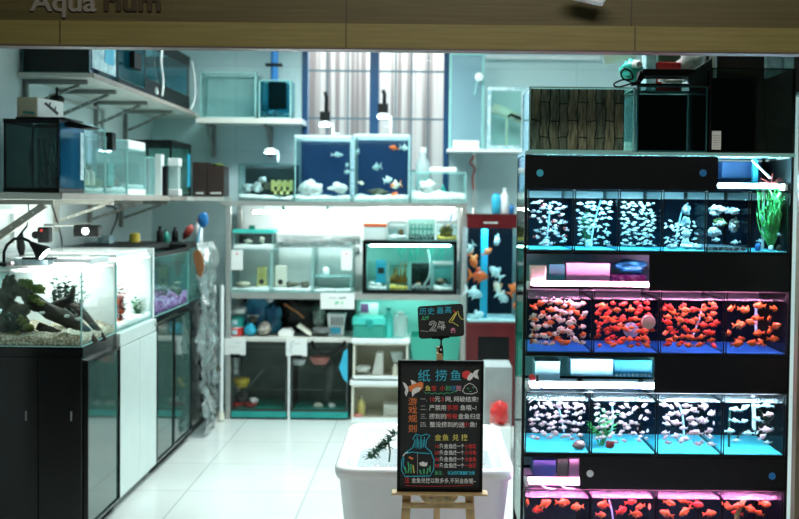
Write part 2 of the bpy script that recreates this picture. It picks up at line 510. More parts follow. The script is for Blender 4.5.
def bx(x0, x1, y0, y1, z0, z1): return MB().box(x0, x1, y0, y1, z0, z1)

def text(body, px, py, size, Y, m, parent, name, bold=.0, ext=.0006, tilt=0.0, label=None, wscale=1.0):
    """lettering standing on a plane that faces the street, baseline-left at a point of that plane"""
    cu = bpy.data.curves.new('txt', 'FONT')
    cu.body = body; cu.size = size * Y / F; cu.extrude = ext; cu.offset = bold * Y / F; cu.resolution_u = 3
    o = bpy.data.objects.new('txt', cu); COL.objects.link(o)
    bpy.context.view_layer.update()
    dg = bpy.context.evaluated_depsgraph_get()
    me = bpy.data.meshes.new_from_object(o.evaluated_get(dg))
    bpy.data.objects.remove(o); bpy.data.curves.remove(cu)
    p = P(px, py, Y)
    mx = Matrix.Translation(p) @ Matrix.Rotation(tilt, 4, 'Y') @ Matrix.Rotation(rad(90), 4, 'X') @ Matrix.Diagonal((wscale, 1, 1, 1))
    me.transform(Matrix.Translation(-LOC[parent.name]) @ mx)
    me.materials.clear(); me.materials.append(m)
    me.name = name
    q = bpy.data.objects.new(name, me); COL.objects.link(q); q.parent = parent
    LOC[q.name] = LOC[parent.name]
    if label: q['label'] = label
    return q
def scribble(pts, Y, r, m, parent, name, label=None):
    return MB().tube([P(x, y, Y) for x, y in pts], r * Y / F, 5).build(name, m, parent, label=label)
def patch(pts, Y, m, parent, name, label=None, t=.0012):
    return MB().prism([P(x, y, Y) for x, y in pts], (0, t, 0)).build(name, m, parent, label=label)

def tank(name, label, cat, x0, x1, y0, y1, z0, z1, glass='glass', edge='edge', rim=None, rimh=.015, base=None, baseh=.02,
         back=None, bed=None, bedh=.02, water=0, wmat='water', et=.004, group=None, lid=None, floor=None, side=None, strip=False):
    r = thing(name, label, cat, ((x0 + x1) / 2, (y0 + y1) / 2, z0), group)
    zb = z0 + (baseh if base else 0)
    zt = z1 - (rimh if rim else 0)
    MB().openbox(x0, x1, y0, y1, zb, zt, .004).build('glass', M[glass], r)
    if edge:
        e = MB()
        for x in (x0 - .0006, x1 + .0006 - et):
            for y in (y0 - .0006, y1 + .0006 - et):
                e.box(x, x + et, y, y + et, zb, zt)
        e.ring(x0 - .0006, x1 + .0006, y0 - .0006, y1 + .0006, zt - et * .7, zt + .0006, et)
        e.ring(x0 - .0006, x1 + .0006, y0 - .0006, y1 + .0006, zb - .0003, zb + et * .8, et)
        e.build('edge_seam', M[edge], r)
    if rim: MB().ring(x0 - .003, x1 + .003, y0 - .003, y1 + .003, z1 - rimh, z1, .014).build('rim', M[rim], r)
    if base: bx(x0 - .003, x1 + .003, y0 - .003, y1 + .003, z0, zb).build('base', M[base], r)
    i = .0045
    if back: bx(x0 + i, x1 - i, y1 - .012, y1 - i, zb + .006, zt - .004).build('back_panel', M[back], r)
    if strip: bx(x0 + i, x1 - i, y1 - .016, y1 - .0125, zb + (zt - zb) * water + .003, zt - .002).build('painted_light_band', M['whitep'], r)  # added white strip imitating the bright reflected band above the water
    if side: bx(x0 + i, x0 + .009, y0 + i, y1 - .013, zb + .006, zt - .004).build('side_panel', M[side], r)
    if floor: bx(x0 + i, x1 - i, y0 + i, y1 - .013, zb + .0045, zb + .008).build('bottom_panel', M[floor], r)
    if bed:
        nx, ny = max(6, int((x1 - x0) / .025)), max(5, int((y1 - y0) / .03))
        b = MB(); V = []
        for a in range(nx + 1):
            row = []
            for c in range(ny + 1):
                x = x0 + i + (x1 - x0 - 2 * i) * a / nx; y = y0 + i + (y1 - .0135 - y0 - i) * c / ny
                row.append(b.b.verts.new((x, y, zb + .008 + bedh * (.75 + .6 * noise.noise(Vector((x * 14, y * 14, z0)))))))
            V.append(row)
        for a in range(nx):
            for c in range(ny): b._face((V[a][c], V[a + 1][c], V[a + 1][c + 1], V[a][c + 1]))
        lo = [[b.b.verts.new((x0 + i if a == 0 else x1 - i, y0 + i if c == 0 else y1 - .0135, zb + .0055)) for c in (0, 1)] for a in (0, 1)]
        b._face([V[a][0] for a in range(nx + 1)] + [lo[1][0], lo[0][0]]); b._face([V[a][ny] for a in range(nx + 1)] + [lo[1][1], lo[0][1]])
        b._face([V[0][c] for c in range(ny + 1)] + [lo[0][1], lo[0][0]]); b._face([V[nx][c] for c in range(ny + 1)] + [lo[1][1], lo[1][0]])
        b._face((lo[0][0], lo[1][0], lo[1][1], lo[0][1]))
        b.build('gravel', M[bed], r, smooth=True)
    if water:
        zw = zb + (zt - zb) * water
        bx(x0 + .005, x1 - .005, y0 + .005, y1 - .013, zb + .009, zw).build('water', M[wmat], r)
        bx(x0 + .005, x1 - .005, y0 + .005, y1 - .013, zw + .0005, zw + .0015).build('water_surface', M['surf'], r)
    if lid:
        bx(x0 - .002, x1 + .002, y0 - .002, y1 + .002, z1 + .0005, z1 + .014).build('lid', M[lid], r)
    return r

# ------------------------------------------------------------------ fish
def fish_mesh(name, hgt, wid, tail, skinm, dors=.10):
    """unit-length fish swimming along +X: one closed body lofted from nose to tail fin, with dorsal, belly and side fins"""
    b = MB()
    st = [(.47, .05, .04, 0), (.42, .36, .45, .0), (.30, .78, .9, .005), (.15, 1, 1, .01), (0, .97, .9, .01), (-.12, .72, .62, .005), (-.22, .36, .32, 0),
          (-.27, .24, .16, 0), (-.36, tail * .62 / hgt, .05, 0), (-.50, tail / hgt, .02, 0)]
    seg = 8; rings = []
    for k, (x, h, w, dz) in enumerate(st):
        g = []
        for s_ in range(seg):
            a = 2 * math.pi * s_ / seg
            xx = x + (.11 * (1 - abs(math.sin(a))) if k == len(st) - 1 else 0)
            g.append(b.b.verts.new((xx, wid * w * math.cos(a) * .5, dz + hgt * h * math.sin(a) * .5)))
        rings.append(g)
    for a, c in zip(rings, rings[1:]):
        for k in range(seg):
            n = (k + 1) % seg
            b._face((a[k], a[n], c[n], c[k]))
    b._face(rings[0]); b._face(rings[-1][::-1])
    t = .006
    b.prism([(.12, -t, hgt * .46), (.02, -t, hgt * .5 + dors), (-.12, -t, hgt * .42 + dors * .7), (-.14, -t, hgt * .28)], (0, 2 * t, 0))
    b.prism([(.16, -t, -hgt * .44), (.04, -t, -hgt * .5 - dors * .7), (.02, -t, -hgt * .42)], (0, 2 * t, 0))
    b.prism([(-.06, -t, -hgt * .38), (-.17, -t, -hgt * .40 - dors * .5), (-.17, -t, -hgt * .2)], (0, 2 * t, 0))
    for s_ in (-1, 1):
        b.prism([(.18, s_ * wid * .42, -.02), (.04, s_ * (wid * .5 + .07), -.10), (.05, s_ * wid * .46, -.03)], (0, 0, .008))
    b.mi = 1
    for s_ in (-1, 1):
        b.lathe((.335, s_ * wid * .36, hgt * .10), [(.004, -.016), (.026, -.008), (.026, .008), (.004, .016)], 6, 'Y')
    bmesh.ops.recalc_face_normals(b.b, faces=b.b.faces[:])
    me = bpy.data.meshes.new(name); b.b.to_mesh(me); b.b.free()
    me.materials.append(skinm); me.materials.append(M['eye'])
    for p in me.polygons: p.use_smooth = True
    return me
FM = {}
for k, h, w, tl in (('or', .40, .22, .34), ('red', .40, .22, .34), ('ow', .42, .24, .40), ('rw', .36, .20, .34), ('pink', .38, .18, .30), ('or_b', .42, .22, .34)):
    FM[k] = fish_mesh('fish_' + k, h, w, tl, M['sk_' + k.split('_')[0]])
FM['sil'] = fish_mesh('fish_sil', .28, .15, .26, M['sk_sil'])
FM['pale'] = fish_mesh('fish_pale', .28, .15, .26, M['sk_pale'])
FM['fancy'] = fish_mesh('fish_fancy', .46, .30, .66, M['sk_ow'], .2)
FM['fancyo'] = fish_mesh('fish_fancyo', .46, .30, .62, M['sk_or'], .2)
FM['fancyw'] = fish_mesh('fish_fancyw', .44, .28, .62, M['sk_sil'], .18)
PROTO = {}
def fish(kind, nm, loc, L, yaw, pit, label, cat, group=None):
    if (kind, nm) not in PROTO:
        o = bpy.data.objects.new(nm, FM[kind]); PROTO[(kind, nm)] = o
    else:
        o = PROTO[(kind, nm)].copy()
    COL.objects.link(o)
    o.location = loc
    o.scale = (L, L, L)
    o.rotation_euler = (R.uniform(-.12, .12), pit, yaw)
    o['label'] = label; o['category'] = cat
    if group: o['group'] = group
    elif 'group' in o: del o['group']
    return o
def shoal(n, kinds, nm, x0, x1, y0, y1, z0, z1, L, label, group, dens=None, vert=.25, sep=.19):
    """place n fish apart from each other inside a box of water"""
    done = []; tries = 0
    while len(done) < n and tries < n * 150:
        tries += 1
        l = R.uniform(*L)
        yaw = R.choice((0, math.pi)) + R.gauss(0, .5)
        m_ = l * (.46 * abs(math.cos(yaw)) + .04)
        p = Vector((R.uniform(x0 + m_, x1 - m_), R.uniform(y0 + l * .3, y1 - l * .3), R.uniform(z0 + l * .3, z1 - l * .3)))
        if dens and R.random() > dens((p.x - x0) / (x1 - x0), (p.z - z0) / (z1 - z0)): continue
        if any((p - q).length < (l + k) * .42 or math.hypot(p.x - q.x, (p.z - q.z) * 1.5) < (l + k) * sep for q, k in done): continue
        done.append((p, l))
        fish(R.choice(kinds), nm, p, l, yaw, R.gauss(0, vert), label, 'fish', group)

# ------------------------------------------------------------------ plants and stones
def bush(name, label, base, h, w, n, m, ll=.05, lw=.016, cat='plant', group=None, up=.6, sp=None):
    b = MB(); base = Vector(base)
    for k in range(n):
        a = R.uniform(0, 6.28); q = R.random() ** .5 * w * .5
        top = base + Vector((math.cos(a) * q, math.sin(a) * q * (sp or 1), h * R.uniform(.55, 1)))
        mid = (base + top) / 2 + Vector((R.uniform(-.1, .1) * w, 0, 0))
        b.tube([base + Vector((math.cos(a) * w * .08, math.sin(a) * w * .08, 0)), mid, top], [.0022, .0018, .001], 5)
        for t in range(3, 11):
            f = t / 10
            p = base.lerp(mid, f * 2) if f < .5 else mid.lerp(top, f * 2 - 1)
            aa = R.uniform(0, 6.28)
            b.leaf(p, (math.cos(aa), math.sin(aa), up), ll * R.uniform(.6, 1.1), lw)
    return b.build(name, m, label=label, cat=cat, group=group)
def stone(name, label, c, r, m, amp=.28, cat='rock', seed=None, group=None, fr=1.6):
    return MB().lump(c, r[0], r[1], r[2], amp, fr, 3, seed if seed is not None else R.random() * 9).build(name, m, label=label, cat=cat, smooth=True, group=group)
def hose(name, label, pts, r, m, cat='tube'):
    q = []
    pts = [Vector(p) for p in pts]
    for i in range(len(pts) - 1):
        p0, p1, p2, p3 = pts[max(i - 1, 0)], pts[i], pts[i + 1], pts[min(i + 2, len(pts) - 1)]
        for k in range(6):
            t = k / 6
            q.append(.5 * ((2 * p1) + (p2 - p0) * t + (2 * p0 - 5 * p1 + 4 * p2 - p3) * t * t + (3 * p1 - p0 - 3 * p2 + p3) * t ** 3))
    q.append(pts[-1])
    return MB().tube(q, r, 7).build(name, m, label=label, cat=cat, smooth=True)
def bottle(name, label, c, r, h, m, capm, cat='bottle', shoulder=.7, group=None):
    t = thing(name, label, cat, c, group)
    MB().lathe(c, [(r * .92, 0), (r, h * .03), (r, h * shoulder), (r * .45, h * (shoulder + .12)), (r * .4, h * .9)], 14).build('body', m, t, smooth=True)
    MB().lathe(c, [(r * .5, h * .9), (r * .5, h)], 12).build('cap', capm, t)
    return t

# ================================================================== the room
XL, XF, XS = -1.97, -1.45, -1.61
YB = 8.15
XR = 1.62
def struct(b, name, m): return b.build(name, m, kind='structure')
struct(bx(-4, 4, 1.2, 10.2, -.08, 0), 'floor', M['floor'])
struct(bx(XL - .1, XR + .1, 4.12, YB + .1, 2.95, 3.05), 'ceiling', M['ceil'])
struct(bx(XL - .1, XL, 3.98, YB + .1, 0, 2.95), 'wall_left', M['wall_l'])
struct(bx(XR, XR + .1, 3.98, YB + .1, 0, 2.95), 'wall_right', M['wall_l'])
wx0, wx1 = P(302, 125, YB).x, P(449, 125, YB).x
wz0, wz1 = 1.40, 2.72
b = MB()
def vq(x0, x1, z0, z1): b.box(x0, x1, YB, YB + .1, z0, z1)
vq(XL, wx0, 0, 2.95); vq(wx1, XR, 0, 2.95); vq(wx0, wx1, 0, wz0); vq(wx0, wx1, wz1, 2.95)
struct(b, 'wall_back', M['wall'])
# window: blue frame, two mullions, grille, panes
w = MB().vframe(wx0, wx1, wz0, wz1, YB - .012, YB + .07, .040).build('window_1', M['bluefrm'], kind='structure')
xm = P(374, 125, YB).x
bx(xm - .032, xm + .032, YB - .005, YB + .06, wz0 + .04, wz1 - .04).build('mullion', M['bluefrm'], w)
for a, c in ((wx0 + .04, xm - .032), (xm + .032, wx1 - .04)):
    bx(a, c, YB + .03, YB + .034, wz0 + .04, wz1 - .04).build('pane', M['glass'], w)
g = MB()
for z in (P(375, 118, YB).z, P(375, 70, YB).z, P(375, 170, YB).z): g.box(wx0, wx1, YB + .075, YB + .087, z - .006, z + .006)
for x in (326, 347, 395, 411, 428): 
    xx = P(x, 125, YB).x; g.box(xx - .005, xx + .005, YB + .088, YB + .098, wz0, wz1)
g.build('grille', M['bars'], w)
struct(bx(-3, 3, 9.6, 9.7, -.08, 4.2), 'wall_outside', M['outside'])

# shop-front header and side pillar
YH = 3.98
zh = P(400, 50, YH).z
zt_ = P(400, 24, YH).z
h = bx(-2.6, 2.6, YH + .03, YH + .12, zt_ + .0005, 2.95).build('trim_1', M['header_hi'], kind='structure')
for px in (61, 346, 633):
    x = P(px, 12, YH).x
    bx(x - .0022, x + .0022, YH + .0285, YH + .031, zt_, 2.95).build('board_joint', M['letter_d'], h)
h2 = bx(-2.6, 2.6, YH, YH + .07, zh + .006, zt_).build('trim_2', M['header_lo'], kind='structure')
for px in (60, 346, 635):
    x = P(px, 36, YH).x
    bx(x - .0018, x + .0018, YH - .001, YH + .001, zh + .007, zt_ - .001).build('board_joint', M['letter_d'], h2)
struct(bx(-2.6, 2.6, YH - .002, YH + .072, zh, zh + .0055), 'trim_3', M['strip'])
xp = P(797, 200, 4.10).x
struct(bx(xp, xp + .3, 4.055, 4.10, 0, 2.9), 'trim_4', M['pillar'])
# sign letters on the header, cut by the frame
sg = thing('shop_sign', 'raised metal lettering on the wooden header at upper left', 'sign', P(92, 8, YH + .028))
text('Aqua', 31, 10.5, 27, YH + .026, M['letter'], sg, 'lettering', .5, .004, wscale=1.15, label='metal letters with a glint painted into their colour')
text('rium', 103, 10.5, 27, YH + .026, M['letter_d'], sg, 'lettering', .5, .004, wscale=1.15, label='dark metal letters')
sp = thing('spotlight', 'small white lamp housing fixed on the wooden header', 'lamp', P(585, 0, YH - .01))
c = P(586, -4, YH - .05)
MB().tube([c + Vector((-.065, 0, .012)), c + Vector((-.05, 0, .009)), c + Vector((.055, 0, -.009)), c + Vector((.065, 0, -.013))], [.012, .022, .025, .021], 14).build('housing', M['whitep'], sp, smooth=True)
MB().tube([c, c + Vector((0, .075, .03))], .007, 8).build('bracket_arm', M['whitep'], sp)

# ================================================================== left side
def ys(px): return XF * F / (px - 430)           # depth where the line of cabinet fronts passes a column of the photo
Y0, Y1, Y2, Y3, Y4 = 4.80, 5.335, 6.045, 6.95, 7.52
ZC = .83
def cab_door(root, ya, yb, z0, z1, m, frame=None, ft=.018, handle=False):
    if frame: 
        f = MB().sframe(ya, yb, z0, z1, XF - .002, XF + .018, ft).build('door', M[frame], root)
        bx(XF + .002, XF + .010, ya + ft, yb - ft, z0 + ft, z1 - ft).build('door_glass', M[m], f)
    else:
        f = bx(XF - .001, XF + .016, ya, yb, z0, z1).build('door', M[m], root, bevel=.002)
    return f
c1 = thing('aquarium_cabinet', 'glossy black cabinet with smoked glass side door under the driftwood tank', 'cabinet', ((XL + XF) / 2, (Y0 + Y1) / 2, 0))
bx(XL + .004, XF - .002, Y0 + .016, Y1 - .004, .03, ZC).build('body', M['black'], c1)
bx(XL + .03, XF - .02, Y0 + .03, Y1 - .01, 0, .03).build('plinth', M['blackm'], c1)
fx = (P(38, 430, Y0).x)
for a, c in ((XL + .006, fx - .002), (fx + .002, XF - .004)):
    d = bx(a, c, Y0, Y0 + .016, .05, ZC - .045).build('door', M['black'], c1, bevel=.002)
    hx = c - .05 if a < XL + .1 else c - .045
    bx(hx, hx + .006, Y0 - .008, Y0, .52, .56).build('handle', M['grey'], d, bevel=.001)
cab_door(c1, Y0 + .02, Y1 - .008, .05, ZC - .06, 'doorg', 'black', .012)
c2 = thing('aquarium_cabinet', 'white cabinet with two plain doors between the black cabinets', 'cabinet', ((XL + XF) / 2, (Y1 + Y2) / 2, 0))
bx(XL + .004, XF - .002, Y1, Y2, .05, ZC).build('body', M['white'], c2)
bx(XL + .03, XF - .02, Y1 + .01, Y2 - .01, 0, .05).build('plinth', M['grey'], c2)
ymid = ys(137)
cab_door(c2, Y1 + .003, ymid - .002, .055, ZC - .07, 'white'); cab_door(c2, ymid + .002, Y2 - .003, .055, ZC - .07, 'white')
bx(XF - .001, XF + .014, Y1 + .003, Y2 - .003, ZC - .066, ZC - .003).build('top_rail', M['white'], c2, bevel=.002)
q = P(150, 331, Y2 - .05)
MB().lathe((XF + .016, Y2 - .04, ZC - .03), [(.004, 0), (.011, .003), (.011, .008), (.004, .011)], 10, 'X').build('knob', M['grey'], c2)
c3 = thing('aquarium_cabinet', 'black cabinet with two dark glass doors below the purple gravel tank', 'cabinet', ((XL + XF) / 2, (Y2 + Y3) / 2, 0))
bx(XL + .004, XF - .002, Y2 + .004, Y3 - .002, .05, ZC - .002).build('body', M['black'], c3)
bx(XL + .03, XF - .02, Y2 + .01, Y3 - .01, 0, .05).build('plinth', M['blackm'], c3)
ym = ys(172.5)
cab_door(c3, Y2 + .01, ym - .002, .055, ZC - .035, 'doorg', 'black', .012); cab_door(c3, ym + .002, Y3 - .006, .055, ZC - .035, 'doorg', 'black', .012)
c4 = thing('aquarium_cabinet', 'dark cabinet hidden behind the crumpled plastic film', 'cabinet', ((XL + XF) / 2, (Y3 + Y4) / 2, 0))
bx(XL + .004, XF - .01, Y3 + .002, Y4, .05, ZC - .002).build('body', M['black'], c4)
bx(XL + .03, XF - .02, Y3 + .01, Y4 - .01, 0, .05).build('plinth', M['blackm'], c4)

# ---- driftwood tank
zt1 = 1.163
t1 = tank('aquarium', 'lit planted driftwood tank on the black cabinet', 'aquarium', XL + .02, XF - .004, Y0 + .004, Y1 - .006, ZC, zt1, bed='gravel', bedh=.05, back='pinkback', water=.93, et=.005)
zg = ZC + .045
dr = MB()
def px_line(pts, Y): return [P(x, y, Y) for x, y in pts]
dr.tube(px_line([(20, 288), (34, 300), (50, 312), (66, 318), (86, 333), (96, 343)], 4.98), [.018, .028, .034, .036, .028, .014], 9)
dr.tube(px_line([(44, 312), (56, 306), (70, 300), (74, 286)], 5.03), [.02, .024, .02, .008], 9)
dr.tube(px_line([(70, 302), (84, 314), (98, 330), (106, 340)], 5.12), [.02, .018, .014, .008], 9)
dr.tube(px_line([(38, 326), (52, 332), (74, 340)], 4.95), [.018, .022, .012], 9)
dr.build('driftwood', M['wood_d'], label='dark branching driftwood leaning across the planted tank', cat='driftwood', smooth=True)
bk = MB()
for k, (x, y, r) in enumerate(((6, 296, .06), (4, 328, .075), (22, 290, .05), (16, 314, .06), (28, 334, .045), (32, 304, .035), (10, 282, .035))):
    bk.lump(P(x, y, 4.96 + .03 * (k % 2)), r, r * .7, r, .35, 2, 3, k)
bk.build('mossy_rockwork', M['rockd'], label='dark mossy rockwork at the left end of the planted tank', cat='rock', smooth=True)
ms = MB()
for k, (x, y, r) in enumerate(((26, 284, .035), (38, 289, .034), (34, 298, .03), (41, 303, .02), (20, 320, .036), (29, 327, .03), (14, 334, .03))):
    ms.lump(P(x, y, 4.90), r, r * .6, r * .7, .5, 3, 3, k + 20)
ms.build('moss_clump', M['moss'], label='yellow green moss growing on the dark rockwork', cat='plant', smooth=True)
for k, (x, y, h_, w_, mm, lb) in enumerate(((72, 337, .24, .12, 'leafd', 'dark stem plant behind the driftwood of the planted tank'), (15, 342, .10, .10, 'leafd', 'low dark fern at the front left of the planted tank'),
                                     (60, 322, .19, .08, 'leafd', 'dark stem plant in the middle of the planted tank'))):
    p = P(x, y, 5.15 if k != 1 else 4.9); p.z = max(ZC + .03, p.z)
    bush('aquarium_plant', lb, p, h_, w_, 13, M[mm], .045, .022)
for k, (x, y) in enumerate(((42, 313), (67, 316), (78, 319), (88, 340))):
    stone('pebble', ['pale pebble at the left along the driftwood', 'white pebble in the middle of the driftwood', 'pale pebble right of the middle of the driftwood', 'white pebble on the gravel right of the driftwood'][k], P(x, y, 4.93), (.013, .010, .008), M['rock'], .2)
# lamp panel lying over the tank and gooseneck lamp
lp = thing('tank_light', 'glowing white light panel lying across the driftwood tank', 'lamp', ((XL + XF) / 2 + .1, Y1 - .18, zt1))
MB().ring(XL + .12, XF - .03, Y0 + .22, Y1 - .03, zt1 + .009, zt1 + .026, .012).build('housing', M['whitep'], lp)
bx(XL + .12, XF - .03, Y0 + .22, Y1 - .03, zt1 + .0265, zt1 + .031).build('cover', M['haze'], lp)
M['led_l'] = emis('led_warm_white', (1, .88, .84), 22)
bx(XL + .1325, XF - .0425, Y0 + .2325, Y1 - .0425, zt1 + .011, zt1 + .022).build('diffuser', M['led_l'], lp)
for x in (XL + .125, XF - .045): bx(x, x + .012, Y0 + .20, Y1 - .012, zt1 + .001, zt1 + .008).build('foot', M['whitep'], lp)
gl = thing('gooseneck_lamp', 'black gooseneck lamp bending over the driftwood tank', 'lamp', P(4, 270, 4.86))
pts = [P(x, y, 4.88) for x, y in ((4, 268), (4, 252), (7, 245), (14, 239), (22, 238), (29, 241), (34, 247))]
MB().tube(pts, .0065, 9).build('neck', M['blackm'], gl, smooth=True)
a, c = P(31, 243, 4.88), P(44, 254, 4.88)
dv = (c - a).normalized()
MB().tube([a, a + dv * .02, c - dv * .012, c], [.010, .016, .036, .037], 14).build('shade', M['blackm'], gl, smooth=True)
M['led_b'] = emis('led_cold_spot', (.8, .95, 1), 20)
MB().tube([c + dv * .0005, c + dv * .003], .028, 14).build('bulb_disc', M['led_b'], gl)
p = P(4, 270, 4.88)
bx(p.x - .03, p.x + .02, p.y - .03, p.y + .03, zt1 + .001, zt1 + .016).build('clamp', M['blackm'], gl)
# black filter box and cables at the lamp
fb = thing('hang_on_filter', 'low black filter lying on the left end of the driftwood tank', 'filter', P(28, 267, 4.95))
x0, x1 = P(16, 267, 4.95).x, P(50, 267, 4.95).x
bx(x0, x1, 4.92, 5.0, zt1 + .001, zt1 + .026).build('body', M['scr'], fb, bevel=.004)
bx(x0 + .03, x1 + .02, 4.93, 4.99, zt1 + .0265, zt1 + .034).build('cover', M['blackm'], fb, bevel=.002)
# bar light on an arm with dark clamp
bl = thing('bar_light', 'black bar lamp held on a long arm before the left wall', 'lamp', P(88, 232, 5.6))
p = P(44, 225, 5.6); q = P(76, 225, 5.6)
MB().tube([p, q, P(92, 224, 5.6)], .006, 8).build('arm', M['grey'], bl)
x0, x1, z0, z1 = rect(75, 225, 100, 237, 5.6)
bx(x0, x1, 5.57, 5.63, z0, z1).build('head', M['blackm'], bl, bevel=.006)
MB().lathe((x0 + .06, 5.565, (z0 + z1) / 2), [(.004, 0), (.016, .001), (.016, .006), (.004, .008)], 10, 'Y').build('lens', M['led_b'], bl)
x0, x1, z0, z1 = rect(39, 227, 51, 243, 5.6)
bx(x0, x1, 5.57, 5.63, z0, z1).build('clamp', M['blackm'], bl, bevel=.008)
MB().lathe((x0 - .012, 5.58, (z0 + z1) / 2), [(.006, 0), (.02, .004), (.02, .02), (.006, .024)], 10, 'Y').build('knob', M['blackm'], bl)
MB().lathe((x0 + .022, 5.565, z1 - .016), [(.003, 0), (.007, .001), (.007, .004), (.003, .005)], 8, 'Y').build('button', M['redp'], bl)
hg = thing('cable_bundle', 'dark plug and cord hanging above the gooseneck lamp', 'cable', P(20, 250, 5.3))
MB().tube([P(27, 226, 5.3), P(22, 232, 5.3), P(20, 238, 5.3), P(21, 248, 5.3), P(22, 259, 5.3)], [.004, .005, .017, .02, .006], 9).build('plug', M['blackm'], hg, smooth=True)
MB().tube([P(28, 200, 5.4), P(29, 212, 5.35), P(27, 226, 5.3)], .003, 6).build('cord', M['blackm'], hg)
hose('hanging_cable', 'thin black cord hanging down left of the bar lamp', [PX(52, 205, XL + .02), PX(60, 232, XL + .02), PX(62, 248, XL + .02), PX(57, 262, XL + .02)], .004, M['blackm'], 'cable')
hose('hanging_cable', 'black cord looping down the wall right of the bar lamp', [PX(106, 206, XL + .02), PX(115, 208, XL + .02), PX(117, 218, XL + .02), PX(109, 240, XL + .02), PX(108, 258, XL + .02)], .005, M['blackm'], 'cable')
hose('hanging_cable', 'thin black cord hanging down the wall at the back corner', [PX(160, 212, XL + .02), PX(163, 222, XL + .02), PX(166, 236, XL + .02), PX(168, 244, XL + .02)], .004, M['blackm'], 'cable')
# sockets on the left wall
MB().sframe(5.1, 5.42, 1.22, 1.40, XL, XL + .02, .02).build('trim_5', M['whitep'], kind='structure')

# ---- white-framed bright tank
zt2 = 1.168
t2 = tank('aquarium', 'bright white-backed tank on the white cabinet', 'aquarium', XL + .02, XF - .004, Y1 + .004, Y2 - .03, ZC, zt2, bed='gravelw', bedh=.03, back='pinkback', side='pinkback', water=.93, et=.005)
x = bx(XL + .02, XF + .002, Y2 - .026, Y2 - .002, ZC + .001, zt2 + .03).build('divider_board', M['whitep'], label='upright white board between the bright tank and the purple gravel tank', cat='board')
lp = thing('tank_light', 'glowing white light panel over the white-backed tank', 'lamp', ((XL + XF) / 2, (Y1 + Y2) / 2, zt2))
MB().ring(XL + .05, XF - .02, Y1 + .05, Y2 - .06, zt2 + .009, zt2 + .026, .012).build('housing', M['whitep'], lp)
bx(XL + .05, XF - .02, Y1 + .05, Y2 - .06, zt2 + .0265, zt2 + .031).build('cover', M['haze'], lp)
bx(XL + .0625, XF - .0325, Y1 + .0625, Y2 - .0725, zt2 + .011, zt2 + .022).build('diffuser', M['led_l'], lp)
for y in (Y1 + .07, Y2 - .11): bx(XL + .022, XF - .006, y, y + .012, zt2 + .001, zt2 + .008).build('foot', M['whitep'], lp)
bush('aquarium_plant', 'green plant in the white-backed tank', PX(139, 324, XF - .055), .15, .06, 7, M['leaf'], .035, .018)
bush('aquarium_plant', 'red plant at the near end of the white-backed tank', PX(120, 330, XF - .06), .22, .07, 14, M['leafr'], .04, .016)
for k, (x, y) in enumerate(((117, 302), (121, 312), (118, 322))):
    fish('or', 'goldfish', PX(x, y, XF - .05), .05, 1.3 + k, .2, 'red orange fish near the red plant in the white-backed tank', 'fish', 'fish in the white-backed tank')

# ---- purple gravel tank and its lid
zt3 = 1.168
t3 = tank('aquarium', 'tank with purple gravel on the dark glass cabinet', 'aquarium', XL + .02, XF - .004, Y2 + .004, Y3 - .01, ZC, zt3, bed='gravelp', bedh=.085, back='tealback', rim='blackm', rimh=.022, water=.8, glass='glassg', et=.005)
bx(XL + .01, XF - .12, Y2 + .0, Y3 - .02, zt3 + .001, zt3 + .03).build('lid', M['blackm'], t3)
stone('decor_rock', 'brown rock among the purple gravel', PX(174, 296, XF - .07), (.05, .08, .07), M['rockd'])
bush('aquarium_plant', 'pale plant standing in the purple gravel', PX(164, 312, XF - .055), .16, .06, 8, M['leafd'], .04, .016)
for k, (x, m, n, lb) in enumerate(((160, 'blackm', .075, 'slim black bottle standing above the wrapped tank at the left'), (166, 'greenp', .05, 'small green pot standing above the wrapped tank'), (175, 'blackm', .06, 'small black jar standing above the wrapped tank at the right'))):
    c = PX(x, 246, -1.65); c.z = 1.1855
    bottle('bottle', lb, c, .022, n + .03, M[m], M['blackm'])
bx(XL + .06, XL + .13, 6.60, 6.72, zt3 + .031, zt3 + .075).build('small_box', M['scr'], label='small pale box on the black lid', cat='box')
MB().lathe((-1.75, 6.82, zt3 + .0305), [(.03, 0), (.034, .004), (.03, .05), (.02, .055)], 12).build('yellow_cap', M['yellowp'], label='little yellow cap lying on the black lid', cat='cap')

# ---- wrapped tank at the end and film
t4 = tank('aquarium', 'tank wrapped in film at the far end of the left cabinets', 'aquarium', XL + .03, XF - .03, Y3 + .03, Y4 - .04, ZC, 1.17, glass='glassg', water=0, rim='blackm', lid='blackm')
def film(u, v):
    y = Y3 + .03 + u * (Y4 - .05 - Y3)
    z = 1.187 - v * 1.172
    n = noise.noise(Vector((y * 9, z * 7, 1))) + .5 * noise.noise(Vector((y * 21, z * 19, 4)))
    return Vector((XF + .05 + .06 * n + .02 * v, y, z))
MB().sheet(film, 44, 80).build('plastic_film', M['film'], label='crumpled clear plastic film hanging over the dark cabinet', cat='plastic sheet', smooth=True)
c = PX(199, 262, XF + .065)
lf = MB()
lf.prism([P(x, y, 6.955) for x, y in ((193, 253), (196, 250), (200, 251), (203, 258), (204, 268), (201, 278), (197, 274), (195.5, 266), (193.5, 260))], (0, .012, 0))
lf.build('dried_leaf', M['brownleaf'], label='brown dried leaf hung on the crumpled film', cat='leaf', bevel=.003)
